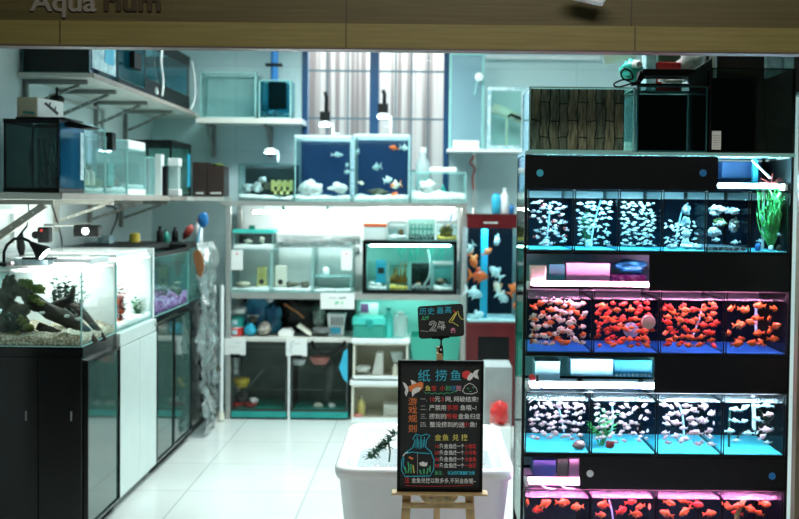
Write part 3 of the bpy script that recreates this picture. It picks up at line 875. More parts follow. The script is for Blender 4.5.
# nets standing at the back
for k, (px, py, m, dx, lb) in enumerate(((203, 220, 'bluep', .03, 'blue hand net standing upright above the wrapped tank'), (188, 232, 'leafr', .09, 'dark red hand net leaning beside the blue net'))):
    t = thing('hand_net', lb, 'net', P(px - (6 if k == 0 else 2), 246, 7.3))
    p0 = P(px - 6 if k == 0 else px - 5, 248, 7.3); p1 = P(px - 2 if k == 0 else px, py + 4, 7.3)
    p0.z = 1.186
    MB().tube([p0, p1], .006, 8).build('handle', M['cyanp' if k == 0 else 'cream'], t)
    cc = P(px, py, 7.3)
    if k: MB().tube([P(183.5, 239, 7.3), P(186, 235, 7.3), P(190, 229, 7.3), P(192, 225, 7.3)], [.008, .024, .026, .010], 10).build('mesh_bag', M[m], t, smooth=True)
    else: MB().lump(cc, .034, .016, .05, .1, 1.5, 3, k).build('mesh_bag', M[m], t, smooth=True)
bottle('bottle', 'white bottle standing at the far left cabinet end beside the rack post', (PX(217, 246, XF - .02).x - .01, 7.36, 1.172), .026, .16, M['whitep'], M['orangep'])
# broom handles beside the rack post
for k, (xa, xb, lb) in enumerate(((213, 214, 'white broom stick leaning beside the dark cabinet'), (221, 222, 'white mop stick standing next to the broom stick'))):
    a, c = P(xa, 424 - k * 2, 7.53), P(xb, 285, 7.53); a.z = .012
    t = thing('broom' if k == 0 else 'mop', lb, 'broom' if k == 0 else 'mop', a)
    MB().tube([a + Vector((0, 0, .05)), c], .013, 10).build('stick', M['whitep'], t)
    MB().tube([a - Vector((0, 0, .005)), a + Vector((0, 0, .06))], [.026, .014], 9).build('head', M['cream'], t)

# ------------------------------------------------------------------ wall shelves on the left
ZL, ZU = 1.476, 2.05
def bracket(label, y, zt, low, xa=-1.70, m='grey'):
    t = thing('shelf_bracket', label, 'bracket', (XL, y, zt), 'wall shelf brackets')
    bx(XL + .001, XL + .022, y - .013, y + .013, zt - low - .06, zt - .001).build('upright', M[m], t)
    bx(XL + .023, xa + .04, y - .012, y + .012, zt - .022, zt - .001).build('arm', M[m], t)
    a, c = Vector((xa, y, zt - .024)), Vector((XL + .03, y, zt - low))
    d = (c - a); ang = math.atan2(d.z, d.x); L = d.length
    rt = Matrix.Rotation(-ang, 3, 'Y')
    mid = (a + c) / 2
    MB().box(mid.x - L / 2, mid.x + L / 2, y - .014, y + .014, mid.z - (.016 if low > .15 else .007), mid.z + (.016 if low > .15 else .007), rt).build('brace', M[m], t)
    hs = MB()
    for k in range(4):
        p = a.lerp(c, .2 + k * .2)
        hs.lathe(p + Vector((0, -.0155, 0)), [(.004, 0), (.004, .002)], 6, 'Y')
    hs.build('hole_row', M['whitep'], t)
us = thing('wall_shelf', 'upper white wall shelf along the left wall carrying black tanks', 'shelf', (XL, 6.7, ZU - .03))
bx(XL + .002, XS, 5.49, YB - .01, ZU - .022, ZU).build('board', M['shelfw'], us)
bx(XS, XS + .006, 5.49, YB - .3, ZU - .022, ZU + .001).build('edge_strip', M['shelfedge'], us)
names = ['nearest', 'second', 'third', 'farthest']
for k, y in enumerate((5.58, 6.08, 6.75, 7.4)): bracket(f'{names[k]} slotted bracket under the upper left wall shelf', y, ZU - .023, .13)
ls = thing('wall_shelf', 'lower wall shelf along the left wall carrying glass tanks', 'shelf', (XL, 6.5, ZL - .03))
bx(XL + .002, XS - .001, 5.02, YB - .01, ZL - .028, ZL).build('board', M['shelfw'], ls)
bx(XS, XS + .006, 5.02, 7.6, ZL - .026, ZL + .001).build('edge_strip', M['shelfedge'], ls)
for k, y in enumerate((5.08, 6.03, 6.63, 7.3)): bracket(f'{names[k]} slotted bracket under the lower left wall shelf', y, ZL - .029, .19 if k == 0 else .11, m='bone')
bx(XS + .006, P(224, 198, 7.85).x, 7.86, YB - .01, ZL - .028, ZL).build('corner_shelf', M['shelfw'], label='short shelf across the back corner under the brown boxes', cat='shelf')
# loop of conduit on the wall behind the shelf
MB().sframe(5.95, 6.9, 1.76, 1.99, XL, XL + .02, .016).build('trim_6', M['alu'], kind='structure')

# upper shelf tanks
XT = XS - .02
def ysx(px, X): return X * F / (px - 430)
ya, yb_, yc, yd = 5.51, ysx(118, XT), ysx(145, XT), ysx(189, XT)
zb = ZU + .003
u1 = tank('aquarium', 'smoky glass tank at the near end of the upper left shelf', 'aquarium', XL + .02, XT, ya, yb_ - .01, zb, zb + .33, glass='glassd', edge='edged', back='darkback', et=.006)
bx(XT + .001, XT + .003, ya + .03, yb_ - .05, zb + .03, zb + .30).build('printed_sheet', M['scr'], u1, label='pale printed sheet on the end pane')
bx(XT + .0035, XT + .005, ya + .24, yb_ - .09, zb + .08, zb + .30).build('printed_sheet', M['cyanp'], u1, label='narrow teal label')
u2 = tank('aquarium', 'teal glass tank in the middle of the upper left shelf', 'aquarium', XL + .03, XT, yb_ + .005, yc - .01, zb, zb + .34, glass='glassb', edge='edged', base='blackm', baseh=.03, et=.008, side='bluewater', back='bluewater')
bx(XT + .001, XT + .03, yb_ + .22, yb_ + .38, zb + .11, zb + .20).build('power_box', M['blackm'], label='small black power box hung on the teal glass tank', cat='box', bevel=.004)
u3 = tank('aquarium', 'black-hooded tank at the far end of the upper left shelf', 'aquarium', XL + .03, XT, yc, yd, zb, zb + .36, glass='glassb', edge='blackm', base='blackm', baseh=.085, rim='blackm', rimh=.06, et=.014, side='bluewater', back='bluewater')
pl = thing('tank_emblem', 'white leaf emblem on the black tank base of the upper shelf', 'emblem', (XT + .006, yc + .25, zb + .045))
e = MB()
for a in (-1.1, -.5, 0, .5, 1.1): e.leaf((XT + .0065, yc + .25, zb + .02), (0, math.sin(a), math.cos(a)), .05, .014, .001, 0)
e.build('leaf_mark', M['logo'], pl)
hose('air_hose', 'white hose hanging over the front of the black-hooded tank', [PX(162, 48, XT + .012), PX(161, 62, XT + .014), PX(163, 80, XT + .014), PX(162, 96, XT + .012)], .007, M['whitep'])
hose('air_hose', 'white hose curling round the far end of the black-hooded tank', [Vector((XT + .01, yd + .03, zb + .34)), Vector((XT + .02, yd + .08, zb + .22)), Vector((XT + .02, yd + .09, zb + .1)), Vector((XT - .0, yd + .04, zb + .01))], .007, M['whitep'])

# lower shelf tanks
def yl(px): return ysx(px, XT)
zb = ZL + .003
D = [5.05, yl(84.5), yl(106), yl(127.5)]
a1 = tank('aquarium', 'large smoky tank with blue side at the near end of the lower shelf', 'aquarium', XL + .10, XT, D[0], D[1] - .01, zb, 1.800, glass='glassd', edge='blackm', rim='blackm', rimh=.014, base='blackm', baseh=.014, et=.007)
sd = bx(XT + .002, XT + .0045, D[0] + .012, D[1] - .02, zb + .02, 1.785).build('blue_film', M['bluefilm'], a1, label='blue tinted film on the end pane')
bx(XT + .005, XT + .007, D[1] - .08, D[1] - .03, zb + .06, 1.76).build('price_strip', M['scr'], a1, label='pale printed strip')
fl = MB()
for k in range(9):
    x = XL + .17 + .012 * k; 
    fl.tube([(x, 5.2, 1.72), (x + R.uniform(-.02, .02), 5.2, 1.62), (x + R.uniform(-.06, .06), 5.18, zb + .03)], .0035, 5)
fl.build('hose_tangle', M['tube'], label='tangle of pale hoses inside the smoky tank', cat='tube')
stone('decor_rock', 'pale ring of stone behind the blue tank side', (XT - .05, 5.20, zb + .05), (.03, .05, .035), M['rock'])
stone('decor_rock', 'cream stone behind the blue tank side at its far edge', (XT - .04, 5.33, zb + .06), (.025, .03, .045), M['cream'])
# stuff on top of the smoky tank
pb = thing('product_box', 'grey and white lamp carton lying on the smoky tank', 'box', (XL + .21, 5.2, 1.83))
cz0, cz1 = 1.8125, 1.9
cA, cB, cC = P(17, 110, 5.13), P(36.5, 110, 5.1), P(63.5, 110, 5.35)
cD = cA + (cC - cB)
MB().prism([(q.x, q.y, cz0) for q in (cA, cB, cC, cD)], (0, 0, cz1 - cz0)).build('carton', M['beigepaper'], pb)
cd = (cC - cB); cd.z = 0; cn = Vector((cd.y, -cd.x, 0)).normalized()
ce = (cA - cB); ce.z = 0; cm = Vector((ce.y, -ce.x, 0)).normalized()
if cm.y > 0: cm = -cm
def on_face(o, d, u, v, n, k): q = o + d * u + n * k; return Vector((q.x, q.y, cz0 + (cz1 - cz0) * v))
def face_patch(o, d, n, uv, k, m, nm, lb=None): MB().prism([on_face(o, d, u, v, n, k) for u, v in uv], n * .001).build(nm, M[m], pb, label=lb)
face_patch(cB, cd, cn, [(.02, .03), (.98, .03), (.98, .97), (.02, .97)], .0008, 'paper', 'side_print', 'white printed long side')
face_patch(cB, cd, cn, [(.25, .72), (.32, .82), (.80, .38), (.74, .24)], .0022, 'ink', 'picture_print', 'picture of a dark bar lamp')
face_patch(cB, cd, cn, [(.42, .66), (.47, .62), (.50, .84), (.46, .86)], .0022, 'ink', 'picture_print', 'picture of a lamp foot')
face_patch(cB, cd, cn, [(.62, .48), (.67, .44), (.70, .66), (.66, .68)], .0022, 'ink', 'picture_print', 'picture of a lamp foot')
face_patch(cB, ce, cm, [(.1, .14), (.7, .2), (.7, .32), (.1, .26)], .0008, 'greenp', 'green_print', 'green printed mark')
bx(P(16, 124, 5.1).x, P(66, 124, 5.1).x, 5.09, 5.36, 1.803, 1.8115).build('lamp_tray', M['blackm'], label='flat black tray under the lamp carton', cat='tray', bevel=.004)
MB().prism([P(60, 124, 5.12), P(70, 121, 5.12), P(95, 127.5, 5.12), P(80, 128.5, 5.12), P(66, 126.5, 5.12)], (0, .12, 0)).build('black_cover', M['blackm'], label='thin black cover jutting out from the carton over the tanks', cat='cover')
c = P(57, 100, 5.47)
t = thing('pump', 'small black pump behind the lamp carton', 'pump', c)
MB().lump(c, .035, .03, .025, .1, 2, 3, 3).build('body', M['blackm'], t, smooth=True)
MB().tube([c, c + Vector((0, 0, .06))], .006, 8).build('spout', M['blackm'], t)
bx(c.x - .015, c.x + .015, c.y - .012, c.y + .012, 1.8105, c.z).build('bracket', M['blackm'], t)

a2 = tank('aquarium', 'narrow clear tank with pale pots second along the lower shelf', 'aquarium', XL + .12, XT, D[1] + .005, D[2] - .01, zb, 1.795, glass='glassw', bed='gravelw', bedh=.02, et=.006, lid='glassw')
for k, y in enumerate((.08, .17, .26)): bottle('jar', f'small cream jar {["nearest", "between the others", "farthest"][k]} in the narrow clear tank', (XT - .05, D[1] + y, zb + .04), .024, .09, M['cream'], M['beigepaper'], 'jar')
bush('aquarium_plant', 'dark plant at the near end of the narrow clear tank', (XT - .12, D[1] + .12, zb + .03), .22, .10, 8, M['leafd'], .05, .018)
a3 = tank('aquarium', 'clear tank with a black hang-on pump third along the lower shelf', 'aquarium', XL + .12, XT, D[2] + .005, D[3] - .01, zb, 1.765, glass='glassw', bed='gravelw', bedh=.03, et=.006)
bx(XT - .09, XT - .03, D[2] + .15, D[2] + .26, zb + .04, zb + .16).build('filter_box', M['tealp'], label='teal box filter inside the third clear tank of the lower shelf', cat='filter', bevel=.004)
stone('decor_rock', 'grey rock beside the teal box filter', (XT - .06, D[2] + .34, zb + .06), (.04, .05, .035), M['rockd'])
bx(XT - .05, XT + .028, D[2] + .02, D[2] + .09, 1.70, 1.79).build('hang_on_pump', M['blackm'], label='small black pump hung on the rim of a clear tank', cat='pump', bevel=.006)
y5 = yl(145.5)
a4 = tank('aquarium', 'clear tank under a white lamp bar on the lower shelf', 'aquarium', XL + .12, XT, D[3] + .005, y5 - .01, zb, 1.725, glass='glassw', base='whitep', baseh=.03, bed='gravelw', et=.006)
bx(XT - .12, XT + .004, D[3] + .01, y5 - .02, 1.728, 1.775).build('lamp_bar', M['whitep'], label='white lamp bar lying on a clear tank of the lower shelf', cat='lamp', bevel=.004)
bush('aquarium_plant', 'green plant in the tank under the white lamp bar', (XT - .08, D[3] + .2, zb + .05), .15, .1, 6, M['leaf'], .04, .016)
y6 = yl(155)
a5 = tank('aquarium', 'slim bare tank beside the white lamp bar on the lower shelf', 'aquarium', XL + .14, XT, y5 + .005, y6 - .01, zb, 1.70, glass='glassw', et=.006)
y7 = 7.25
tank('aquarium', 'black-rimmed tank with blue label far along the lower shelf', 'aquarium', XL + .04, XT + .0, y7, 7.84, zb, 1.83, glass='glassg', edge='blackm', rim='blackm', rimh=.02, et=.012)
bx(XT + .002, XT + .004, 7.72, 7.80, zb + .06, 1.76).build('price_strip', M['cyanp'], label='upright blue label on the black-rimmed tank', cat='label')
fl = thing('internal_filter', 'upright black and white filter standing before the black-rimmed tank', 'filter', P(160, 197, 7.0))
p = P(159, 197, 7.05); p.z = zb
bx(p.x - .02, p.x + .02, 7.03, 7.10, zb, 1.73).build('body', M['whitep'], fl, bevel=.004)
bx(p.x + .021, p.x + .05, 7.04, 7.09, zb, 1.66).build('sponge_block', M['blackm'], fl, bevel=.004)
fl2 = thing('water_bottle', 'white-capped clear bottle standing in front of the black-rimmed tank', 'bottle', P(173, 197, 7.1))
p = P(173.5, 197, 7.1); p.z = zb
bx(p.x - .04, p.x + .035, 7.10, 7.18, zb, 1.52).build('base', M['whitep'], fl2, bevel=.004)
bx(p.x - .03, p.x + .028, 7.11, 7.17, 1.521, 1.66).build('body', M['haze'], fl2, bevel=.006)
bx(p.x - .036, p.x + .034, 7.10, 7.18, 1.661, 1.71).build('cap', M['whitep'], fl2, bevel=.004)
for k, (pa, pb_) in enumerate(((192.5, 206.5), (207.5, 224))):
    x0, x1, z0, z1 = rect(pa, 162, pb_, 198, 7.9)
    t = thing('carton', ['dark brown carton with white line, left of the pair on the corner shelf', 'dark brown carton with green top, right of the pair on the corner shelf'][k], 'box', ((x0 + x1) / 2, 7.95, zb), )
    bx(x0, x1, 7.9, 8.1, zb, z1 - (.03 if k else 0)).build('box', M['brownbox'], t, bevel=.002)
    if k: MB().lump(((x0 + x1) / 2, 8.0, z1 - .022), (x1 - x0) * .45, .07, .016, .3, 2, 2, 4).build('top_wrap', M['moss'], t)
    MB().prism([P(pa + 3, 192.5, 7.898), P(pb_ - 3, 192.5, 7.898), P(pb_ - 3, 193.7, 7.898), P(pa + 3, 193.7, 7.898)], (0, .0015, 0)).build('white_line', M['paper'], t)

# ================================================================== back wall: upper shelf and what stands on it
x0, x1, z0, z1 = rect(197, 118, 302, 124, 7.85)
x0 = XS + .01
bs = thing('wall_shelf', 'white wall shelf high on the back wall left of the window', 'shelf', (x0, 8, z0))
ZB = z1
bx(x0, x1, 7.85, YB - .002, ZB - .035, ZB).build('board', M['shelfw'], bs)
for k, px in enumerate((213, 270)):
    p = P(px, 140, 8.1)
    t = thing('shelf_bracket', ['left bracket under the high back shelf', 'right bracket under the high back shelf'][k], 'bracket', (p.x, 8.1, p.z))
    bx(p.x - .014, p.x + .014, 8.12, YB - .002, P(px, 157, 8.12).z, ZB - .036).build('upright', M['grey'], t)
    bx(p.x - .012, p.x + .012, 7.88, 8.119, ZB - .058, ZB - .036).build('arm', M['grey'], t)
    MB().tube([(p.x, 8.115, ZB - .2), (p.x, 7.92, ZB - .06)], .008, 6).build('brace', M['grey'], t)
x0, x1, z0, z1 = rect(200, 72, 256, 119, 7.88)
tank('aquarium', 'big empty greenish tank on the high back shelf', 'aquarium', x0, x1, 7.88, 8.13, ZB + .002, z1, glass='glass', et=.008)
x0, x1, z0, z1 = rect(259, 80, 291, 118, 7.88)
cb = tank('aquarium', 'small blue tank with hanging black filter on the high back shelf', 'aquarium', x0, x1, 7.88, 8.1, ZB + .002, z1, glass='glassb', et=.008, bed='graveld', bedh=.05)
x0, x1, z0, z1 = rect(268, 82, 286, 108, 7.9)
hf = thing('hang_on_filter', 'black box filter with blue riser inside the small blue tank', 'filter', (x0, 7.92, z0))
bx(x0, x1, 7.90, 7.98, z0, z1).build('box', M['blackm'], hf, bevel=.006)
x0, x1, z0, z1 = rect(271, 49, 278, 82, 7.94)
MB().tube([((x0 + x1) / 2, 7.94, z0), ((x0 + x1) / 2, 7.94, z1 + .1)], .026, 10).build('riser', M['bluep'], hf)
p = P(274, 65, 7.94)
bx(p.x - .055, p.x + .055, 7.905, 7.975, p.z - .008, p.z + .008).build('clip', M['blackm'], hf)

# ================================================================== back rack
YF, YK = 7.6, 8.08
xl, xr = P(228, 310, YF).x, P(463.5, 310, YF).x
ZS1 = P(345, 202, YF).z; ZS2 = P(345, 293.5, YF).z; ZS3 = P(290, 338, YF).z
xm = P(349, 370, YF).x
br = thing('storage_rack', 'aluminium shelf rack along the back wall carrying tanks', 'rack', ((xl + xr) / 2, (YF + YK) / 2, 0))
pw = .034
for x in (xl - pw / 2, xr - pw / 2):
    for y in (YF - .002, YK - pw): bx(x, x + pw, y, y + pw, 0, ZS1 - .032).build('post', M['alu'], br, bevel=.003)
bx(xl - .05, xr + .017, YF - .006, YK, ZS1 - .03, ZS1).build('shelf', M['alu'], br)
bx(xl + .02, xr - .02, YF - .004, YK, ZS2 - .04, ZS2).build('shelf', M['alu'], br)
bx(xl + .02, xm + .01, YF - .004, YK, ZS3 - .025, ZS3).build('shelf', M['shelfw'], br)
bx(xl + .02, xr - .02, YK + .004, YK + .012, ZS2 + .001, ZS1 - .032).build('back_panel', M['whiteback'], br)
bx(xm + .015, xr - .02, YK + .004, YK + .012, .3, ZS2 - .05).build('back_panel', M['tealback'], br)
bx(xl + .02, xm + .01, YK + .004, YK + .012, 0, ZS2 - .05).build('back_panel', M['darkback'], br)
M['led_w'] = emis('led_tube_white', (.90, 1, .97), 95)
M['led_t'] = emis('led_tube_teal', (.40, 1, .86), 50)
def led_tube(name, label, px0, px1, py, Y, m, endm, r=.007, ztop=None):
    t = thing(name, label, 'lamp', P((px0 + px1) / 2, py, Y))
    a, c = P(px0, py, Y), P(px1, py, Y)
    d = (c - a).normalized()
    MB().tube([a + d * .012, c - d * .012], r, 10).build('tube', m, t)
    MB().tube([a, a + d * .012], r * 1.5, 10).build('end_cap', M[endm], t); MB().tube([c - d * .012, c], r * 1.5, 10).build('end_cap', M[endm], t)
    for f in (.3, .72):
        q = a.lerp(c, f)
        bx(q.x - .006, q.x + .006, q.y - .012, q.y + .012, q.z + r + .001, ztop or ZS1 - .031).build('clip', M['greenp'], t)
    return t
led_tube('led_tube', 'white tube lamp with red end caps under the top rack shelf', 252, 357, 212, YF + .12, M['led_w'], 'redp')
led_tube('led_tube', 'added white tube lamp brightening the bay over the black-framed tank', 368, 456, 208.3, YF + .20, M['led_w'], 'whitep', .006)  # added lamp, only there to brighten this half of the bay
# top of the rack: rock tank, two tall tanks, gravel tank
x0, x1, z0, z1 = rect(238, 164, 294, 201, YF)
ta = tank('aquarium', 'low dark tank with rocks and a yellow castle on the rack top', 'aquarium', x0, x1, YF + .01, YF + .3, ZS1 + .002, z1, back='darkback', bed='gravelw', bedh=.03, water=.9, edge='edged')
for k, (px, py, r) in enumerate(((247, 188, .035), (257, 187, .045), (266, 186, .035), (262, 180, .03))):
    stone('decor_rock', ['far left pale rock in the low tank with the castle', 'largest pale rock in the low tank with the castle', 'pale rock beside the yellow castle', 'small pale rock on top of the pile in the low tank'][k], P(px, py, YF + .12), (r, r * .8, r * .8), M['rock' if k != 2 else 'rockd'], .35)
x0, x1, z0, z1 = rect(271, 182, 292, 197, YF + .08)
cs = MB(); n = 4; z0 = ZS1 + .045
cs.box(x0, x1, YF + .08, YF + .14, z1 - .03, z1)
wd = (x1 - x0) / (n * 2 - 1)
for k in range(n): cs.box(x0 + 2 * k * wd, x0 + (2 * k + 1) * wd, YF + .08, YF + .14, z0, z1 - .03)
cs.box(x0, x1, YF + .08, YF + .14, z0, z0 + .025)
for k in range(n): cs.box(x0 + 2 * k * wd, x0 + (2 * k + 1) * wd, YF + .08, YF + .14, z1, z1 + .012)
cs.build('castle_ornament', M['castle'], label='yellow arched castle ornament in the low tank', cat='ornament')
M['led_c'] = emis('led_cyan_strip', (.45, .80, 1), 75)
def clip_lamp(label, px, top, bot, Y, ztank, post):
    t = thing('clip_lamp', label, 'lamp', P(px, bot, Y))
    p = P(px, bot, Y)
    MB().lathe((p.x, p.y, p.z - .004), [(.012, 0), (.042, .003), (.044, .018), (.02, .03)], 14).build('lamp_head', M['whitep'], t, smooth=False)
    MB().lathe((p.x, p.y, p.z - .008), [(.01, 0), (.036, .001), (.036, .0035), (.01, .0038)], 14).build('lens', M['led_c'], t)
    if post:
        q = P(px, top, Y)
        bx(p.x - .034, p.x + .034, p.y - .02, p.y + .02, p.z + .028, p.z + .09).build('driver_box', M['blackm'], t, bevel=.004)
        MB().tube([(p.x + .008, p.y, p.z + .09), (q.x + .010, p.y, q.z - .03), (q.x, p.y, q.z)], .013, 8).build('post', M['blackm'], t, smooth=True)
    MB().tube([(p.x + .055, p.y, ztank + .001), (p.x + .055, p.y, p.z + .006), (p.x + .03, p.y, p.z + .008)], .006, 6).build('stand', M['whitep'], t)
x0, x1, z0, z1 = rect(295, 135, 351, 202, YF)
zt = z1
tb = tank('aquarium', 'tall blue-backed tank with white rocks, left of the pair before the window', 'aquarium', x0, x1, YF - .004, YF + .34, ZS1 + .002, z1, back='navyb', bed='gravelw', bedh=.035, water=.93, rim='haze', rimh=.02, et=.006)
clip_lamp('clip lamp with black post over the left tall tank', 325, 92, 125, YF + .14, zt, True)
stone('decor_rock', 'large white coral rock at the left of the left tall tank', P(310, 189, YF + .08), (.085, .07, .07), M['coral'], .3)
stone('decor_rock', 'flat white arch rock at the right of the left tall tank', P(338, 188, YF + .09), (.07, .05, .042), M['coral'], .35)
x0, x1, z0, z1 = rect(354, 134, 409, 202, YF)
tc = tank('aquarium', 'tall blue-backed tank with orange fish, right of the pair before the window', 'aquarium', x0, x1, YF - .004, YF + .34, ZS1 + .002, z1, back='navyb', bed='gravelw', bedh=.04, water=.93, rim='haze', rimh=.02, et=.006)
clip_lamp('clip lamp with black post over the right tall tank', 383, 90, 117, YF + .14, zt, True)
clip_lamp('small round clip lamp over the low tank with the castle', 270, 150, 152, YF + .14, ta.location.z + .26, False)
stone('decor_rock', 'low grey rock on the gravel of the right tall tank', P(378, 192, YF + .14), (.08, .05, .025), M['rockd'], .3)
for px, py, kd, L, yw, lb in ((337, 155, 'sil', .095, -.2, 'silver fish gliding down in the left tall tank'), (347, 165, 'fancyw', .05, 1.2, 'pale fish at the right edge of the left tall tank, upper one'),
                              (347, 172, 'fancyw', .05, .8, 'pale fish at the right edge of the left tall tank, lower one'),
                              (394, 148, 'or', .075, 3.4, 'orange fish near the top of the right tall tank'), (404, 148, 'fancyw', .07, .3, 'pale fish at the upper right of the right tall tank'),
                              (377, 167, 'fancyw', .085, 2.6, 'white fancy fish in the middle of the right tall tank'), (388, 180, 'fancyw', .08, .6, 'white fancy fish low in the right tall tank'),
                              (396, 185, 'fancy', .09, 3.5, 'orange and white fish low at the right of the right tall tank'), (396, 195, 'or', .075, 2.9, 'orange fish over the gravel of the right tall tank'),
                              (358, 152, 'fancyw', .08, 1.9, 'pale fish at the upper left of the right tall tank'), (361, 183, 'ow', .05, .4, 'small pink fish low at the left of the right tall tank')):
    fish(kd, 'tank_fish', P(px, py, YF + .07 + .05 * R.random()), L, yw, R.uniform(-.3, .3), lb, 'fish')
x0, x1, z0, z1 = rect(411, 172, 466, 203, YF)
td = tank('aquarium', 'low clear tank heaped with white gravel on the rack top', 'aquarium', x0, x1, YF, YF + .3, ZS1 + .002, z1, bed='gravelw', bedh=.07, et=.006)
stone('decor_rock', 'green ornament stone in the white gravel tank', P(443, 191, YF + .06), (.02, .02, .045), M['tealp'], .2)
stone('decor_rock', 'white coral heap in the white gravel tank', P(428, 187, YF + .1), (.07, .06, .055), M['gravelw'], .4, fr=3)
bx(x0 + .12, x1 - .06, YF + .1, YF + .2, z1 + .002, z1 + .035).build('white_lamp', M['whitep'], label='white lamp bar lying on the low gravel tank', cat='lamp', bevel=.006)
bottle('jug', 'pale clear jug standing behind the low gravel tank', P(423, 160, YF + .3) * 1 - Vector((0, 0, .02)) if False else Vector((P(423, 160, 7.96).x, 7.96, ZS1 + .002)), .05, .38, M['haze'], M['whitep'], 'jug')

# middle bay: three clear tanks, turtle tank, black-framed tank
for k, (a, c, lb) in enumerate(((231, 271, 'clear dry tank with white gravel, left of three on the rack'), (272, 312, 'clear dry tank with a hide box, middle of three on the rack'), (313, 352, 'clear dry tank with a glass shelf, right of three on the rack'))):
    x0, x1, z0, z1 = rect(a, 249.5, c, 292, YF)
    tank('terrarium', lb, 'terrarium', x0, x1, YF - .002, YF + .32, ZS2 + .002, z1, back='whiteback', bed='gravelw', bedh=.025, et=.005)
    if k == 2: bx(x0 + .006, x1 - .006, YF + .02, YF + .28, ZS2 + .105, ZS2 + .11).build('glass_shelf', M['edge'], label='glass step inside the right dry tank', cat='shelf')
for k, (a, y0_, c, y1_, m, lb) in enumerate(((257, 267, 266, 284, 'castle', 'yellow hide box in the left dry tank'), (275, 266, 286, 284, 'cream', 'white hide box with dark hole in the middle dry tank'))):
    x0, x1, z0, z1 = rect(a, y0_, c, y1_, YF + .1)
    t = thing('hide_box', lb, 'box', ((x0 + x1) / 2, YF + .12, z0))
    bx(x0, x1, YF + .1, YF + .17, ZS2 + .035, z1).build('body', M[m], t, bevel=.003)
    MB().lathe(((x0 + x1) / 2, YF + .0985, ZS2 + .065), [(.004, 0), (.018, 0), (.018, .004), (.004, .004)], 12, 'Y').build('hole', M['ink'], t)
for k, (px, py, rx, m, lb) in enumerate(((243, 286, .05, 'beigelamp', 'tan slab on the gravel of the left dry tank'), (294, 284, .05, 'rockd', 'dark patterned slab in the middle dry tank'), (305, 282, .03, 'rockd', 'small brown stone at the right of the middle dry tank'), (289, 278, .02, 'rockd', 'small dark stone beside the white hide box'))):
    p = P(px, py, YF + .09); p.z = ZS2 + .05
    stone('flat_stone', lb, p, (rx, .05, .016 if k < 2 else .025), M[m], .3)
for k, (a, y0_, c, y1_, lb) in enumerate(((231, 250, 243, 270, 'white notice sheet on the left dry tank'), (341, 250, 352, 270, 'white notice sheet on the right dry tank'))):
    x0, x1, z0, z1 = rect(a, y0_, c, y1_, YF - .006)
    t = thing('notice', lb, 'notice', (x0, YF - .006, z0))
    bx(x0, x1, YF - .0065, YF - .005, z0, z1).build('sheet', M['paper'], t)
    MB().lathe(((x0 + x1) / 2, YF - .0075, z1 - .025), [(.002, 0), (.008, 0), (.008, .0006), (.002, .0006)], 8, 'Y').build('print_mark', M['pinkp'], t)
bottle('cup', 'small white cup on the step of the right dry tank', Vector((P(326, 272, YF + .1).x, YF + .1, ZS2 + .111)), .022, .06, M['whitep'], M['whitep'], 'cup', .8)
x0, x1, z0, z1 = rect(234, 233, 273, 248, YF + .02)
zt = P(250, 249.5, YF).z + .004
tt = tank('turtle_tank', 'small teal-topped turtle tank on the left dry tank', 'aquarium', x0, x1, YF + .02, YF + .2, zt, z1, bed='gravelw', bedh=.02, back='darkback', et=.005)
MB().ring(x0 - .006, x1 + .006, YF + .01, YF + .21, z1 + .001, z1 + .022, .03).build('lid_frame', M['tealpb'], tt)
bx(x0 + .09, x0 + .13, YF + .07, YF + .1, z1 + .0225, z1 + .05).build('lid_handle', M['greenp'], tt, bevel=.003)
bx(x0 - .002, x1 + .002, YF + .014, YF + .018, zt + .002, zt + .022).build('front_band', M['whitep'], tt)
stone('decor_rock', 'left cream stone in the turtle tank', P(248, 241, YF + .07), (.03, .03, .016), M['cream'], .3)
stone('decor_rock', 'right cream stone in the turtle tank', P(262, 240, YF + .07), (.018, .02, .022), M['cream'], .3)
x0, x1, z0, z1 = rect(276, 240, 355, 249, YF + .05)
wp = MB()
for k in range(5): wp.lump((x0 + (x1 - x0) * (k + .5) / 5, YF + .18, zt + .035), .06, .08, .028, .35, 2.4, 3, k)
wp.build('wrapping_film', M['film'], label='crumpled clear wrapping lying on the dry tanks', cat='wrapping', smooth=True)
MB().sheet(lambda u, v: Vector((P(250 + 110 * u, 224, YK).x, YK - .01 - .03 * noise.noise(Vector((u * 9, v * 5, 2))), ZS2 + .24 + .13 * v)), 24, 8, .002).build('wrapping_film', M['film'], label='clear film hanging on the bright rack back behind the tube lamp', cat='wrapping', smooth=True)

# black framed tank
x0, x1, z0, z1 = rect(362.5, 241, 457, 293, YF)
zf = ZS2 + .002
bt = thing('framed_aquarium', 'wide black-framed glass tank holding four small tanks on the rack', 'aquarium', ((x0 + x1) / 2, YF + .17, zf))
MB().openfront(x0, x1, YF - .004, YF + .36, zf, z1, .004).build('case', M['blackm'], bt) if False else None
MB().vframe(x0, x1, zf, z1, YF - .006, YF + .02, .024).build('front_frame', M['black'], bt)
bx(x0, x1, YF + .021, YF + .36, z1 - .02, z1).build('top_board', M['blackm'], bt)
bx(x0, x1, YF + .021, YF + .36, zf, zf + .012).build('floor_board', M['blackm'], bt)
for xx in (x0, x1 - .006): bx(xx, xx + .006, YF + .021, YF + .36, zf + .013, z1 - .021).build('side_pane', M['glassg'], bt)
bx(x0 + .007, x1 - .007, YF + .35, YF + .36, zf + .013, z1 - .021).build('back_panel', M['tealback'], bt)
led_tube('led_tube', 'teal tube lamp inside the top of the black-framed tank', 368, 452, 245.5, YF + .06, M['led_t'], 'whitep', .005, z1 - .0205)
zi = zf + .014
hf = MB()
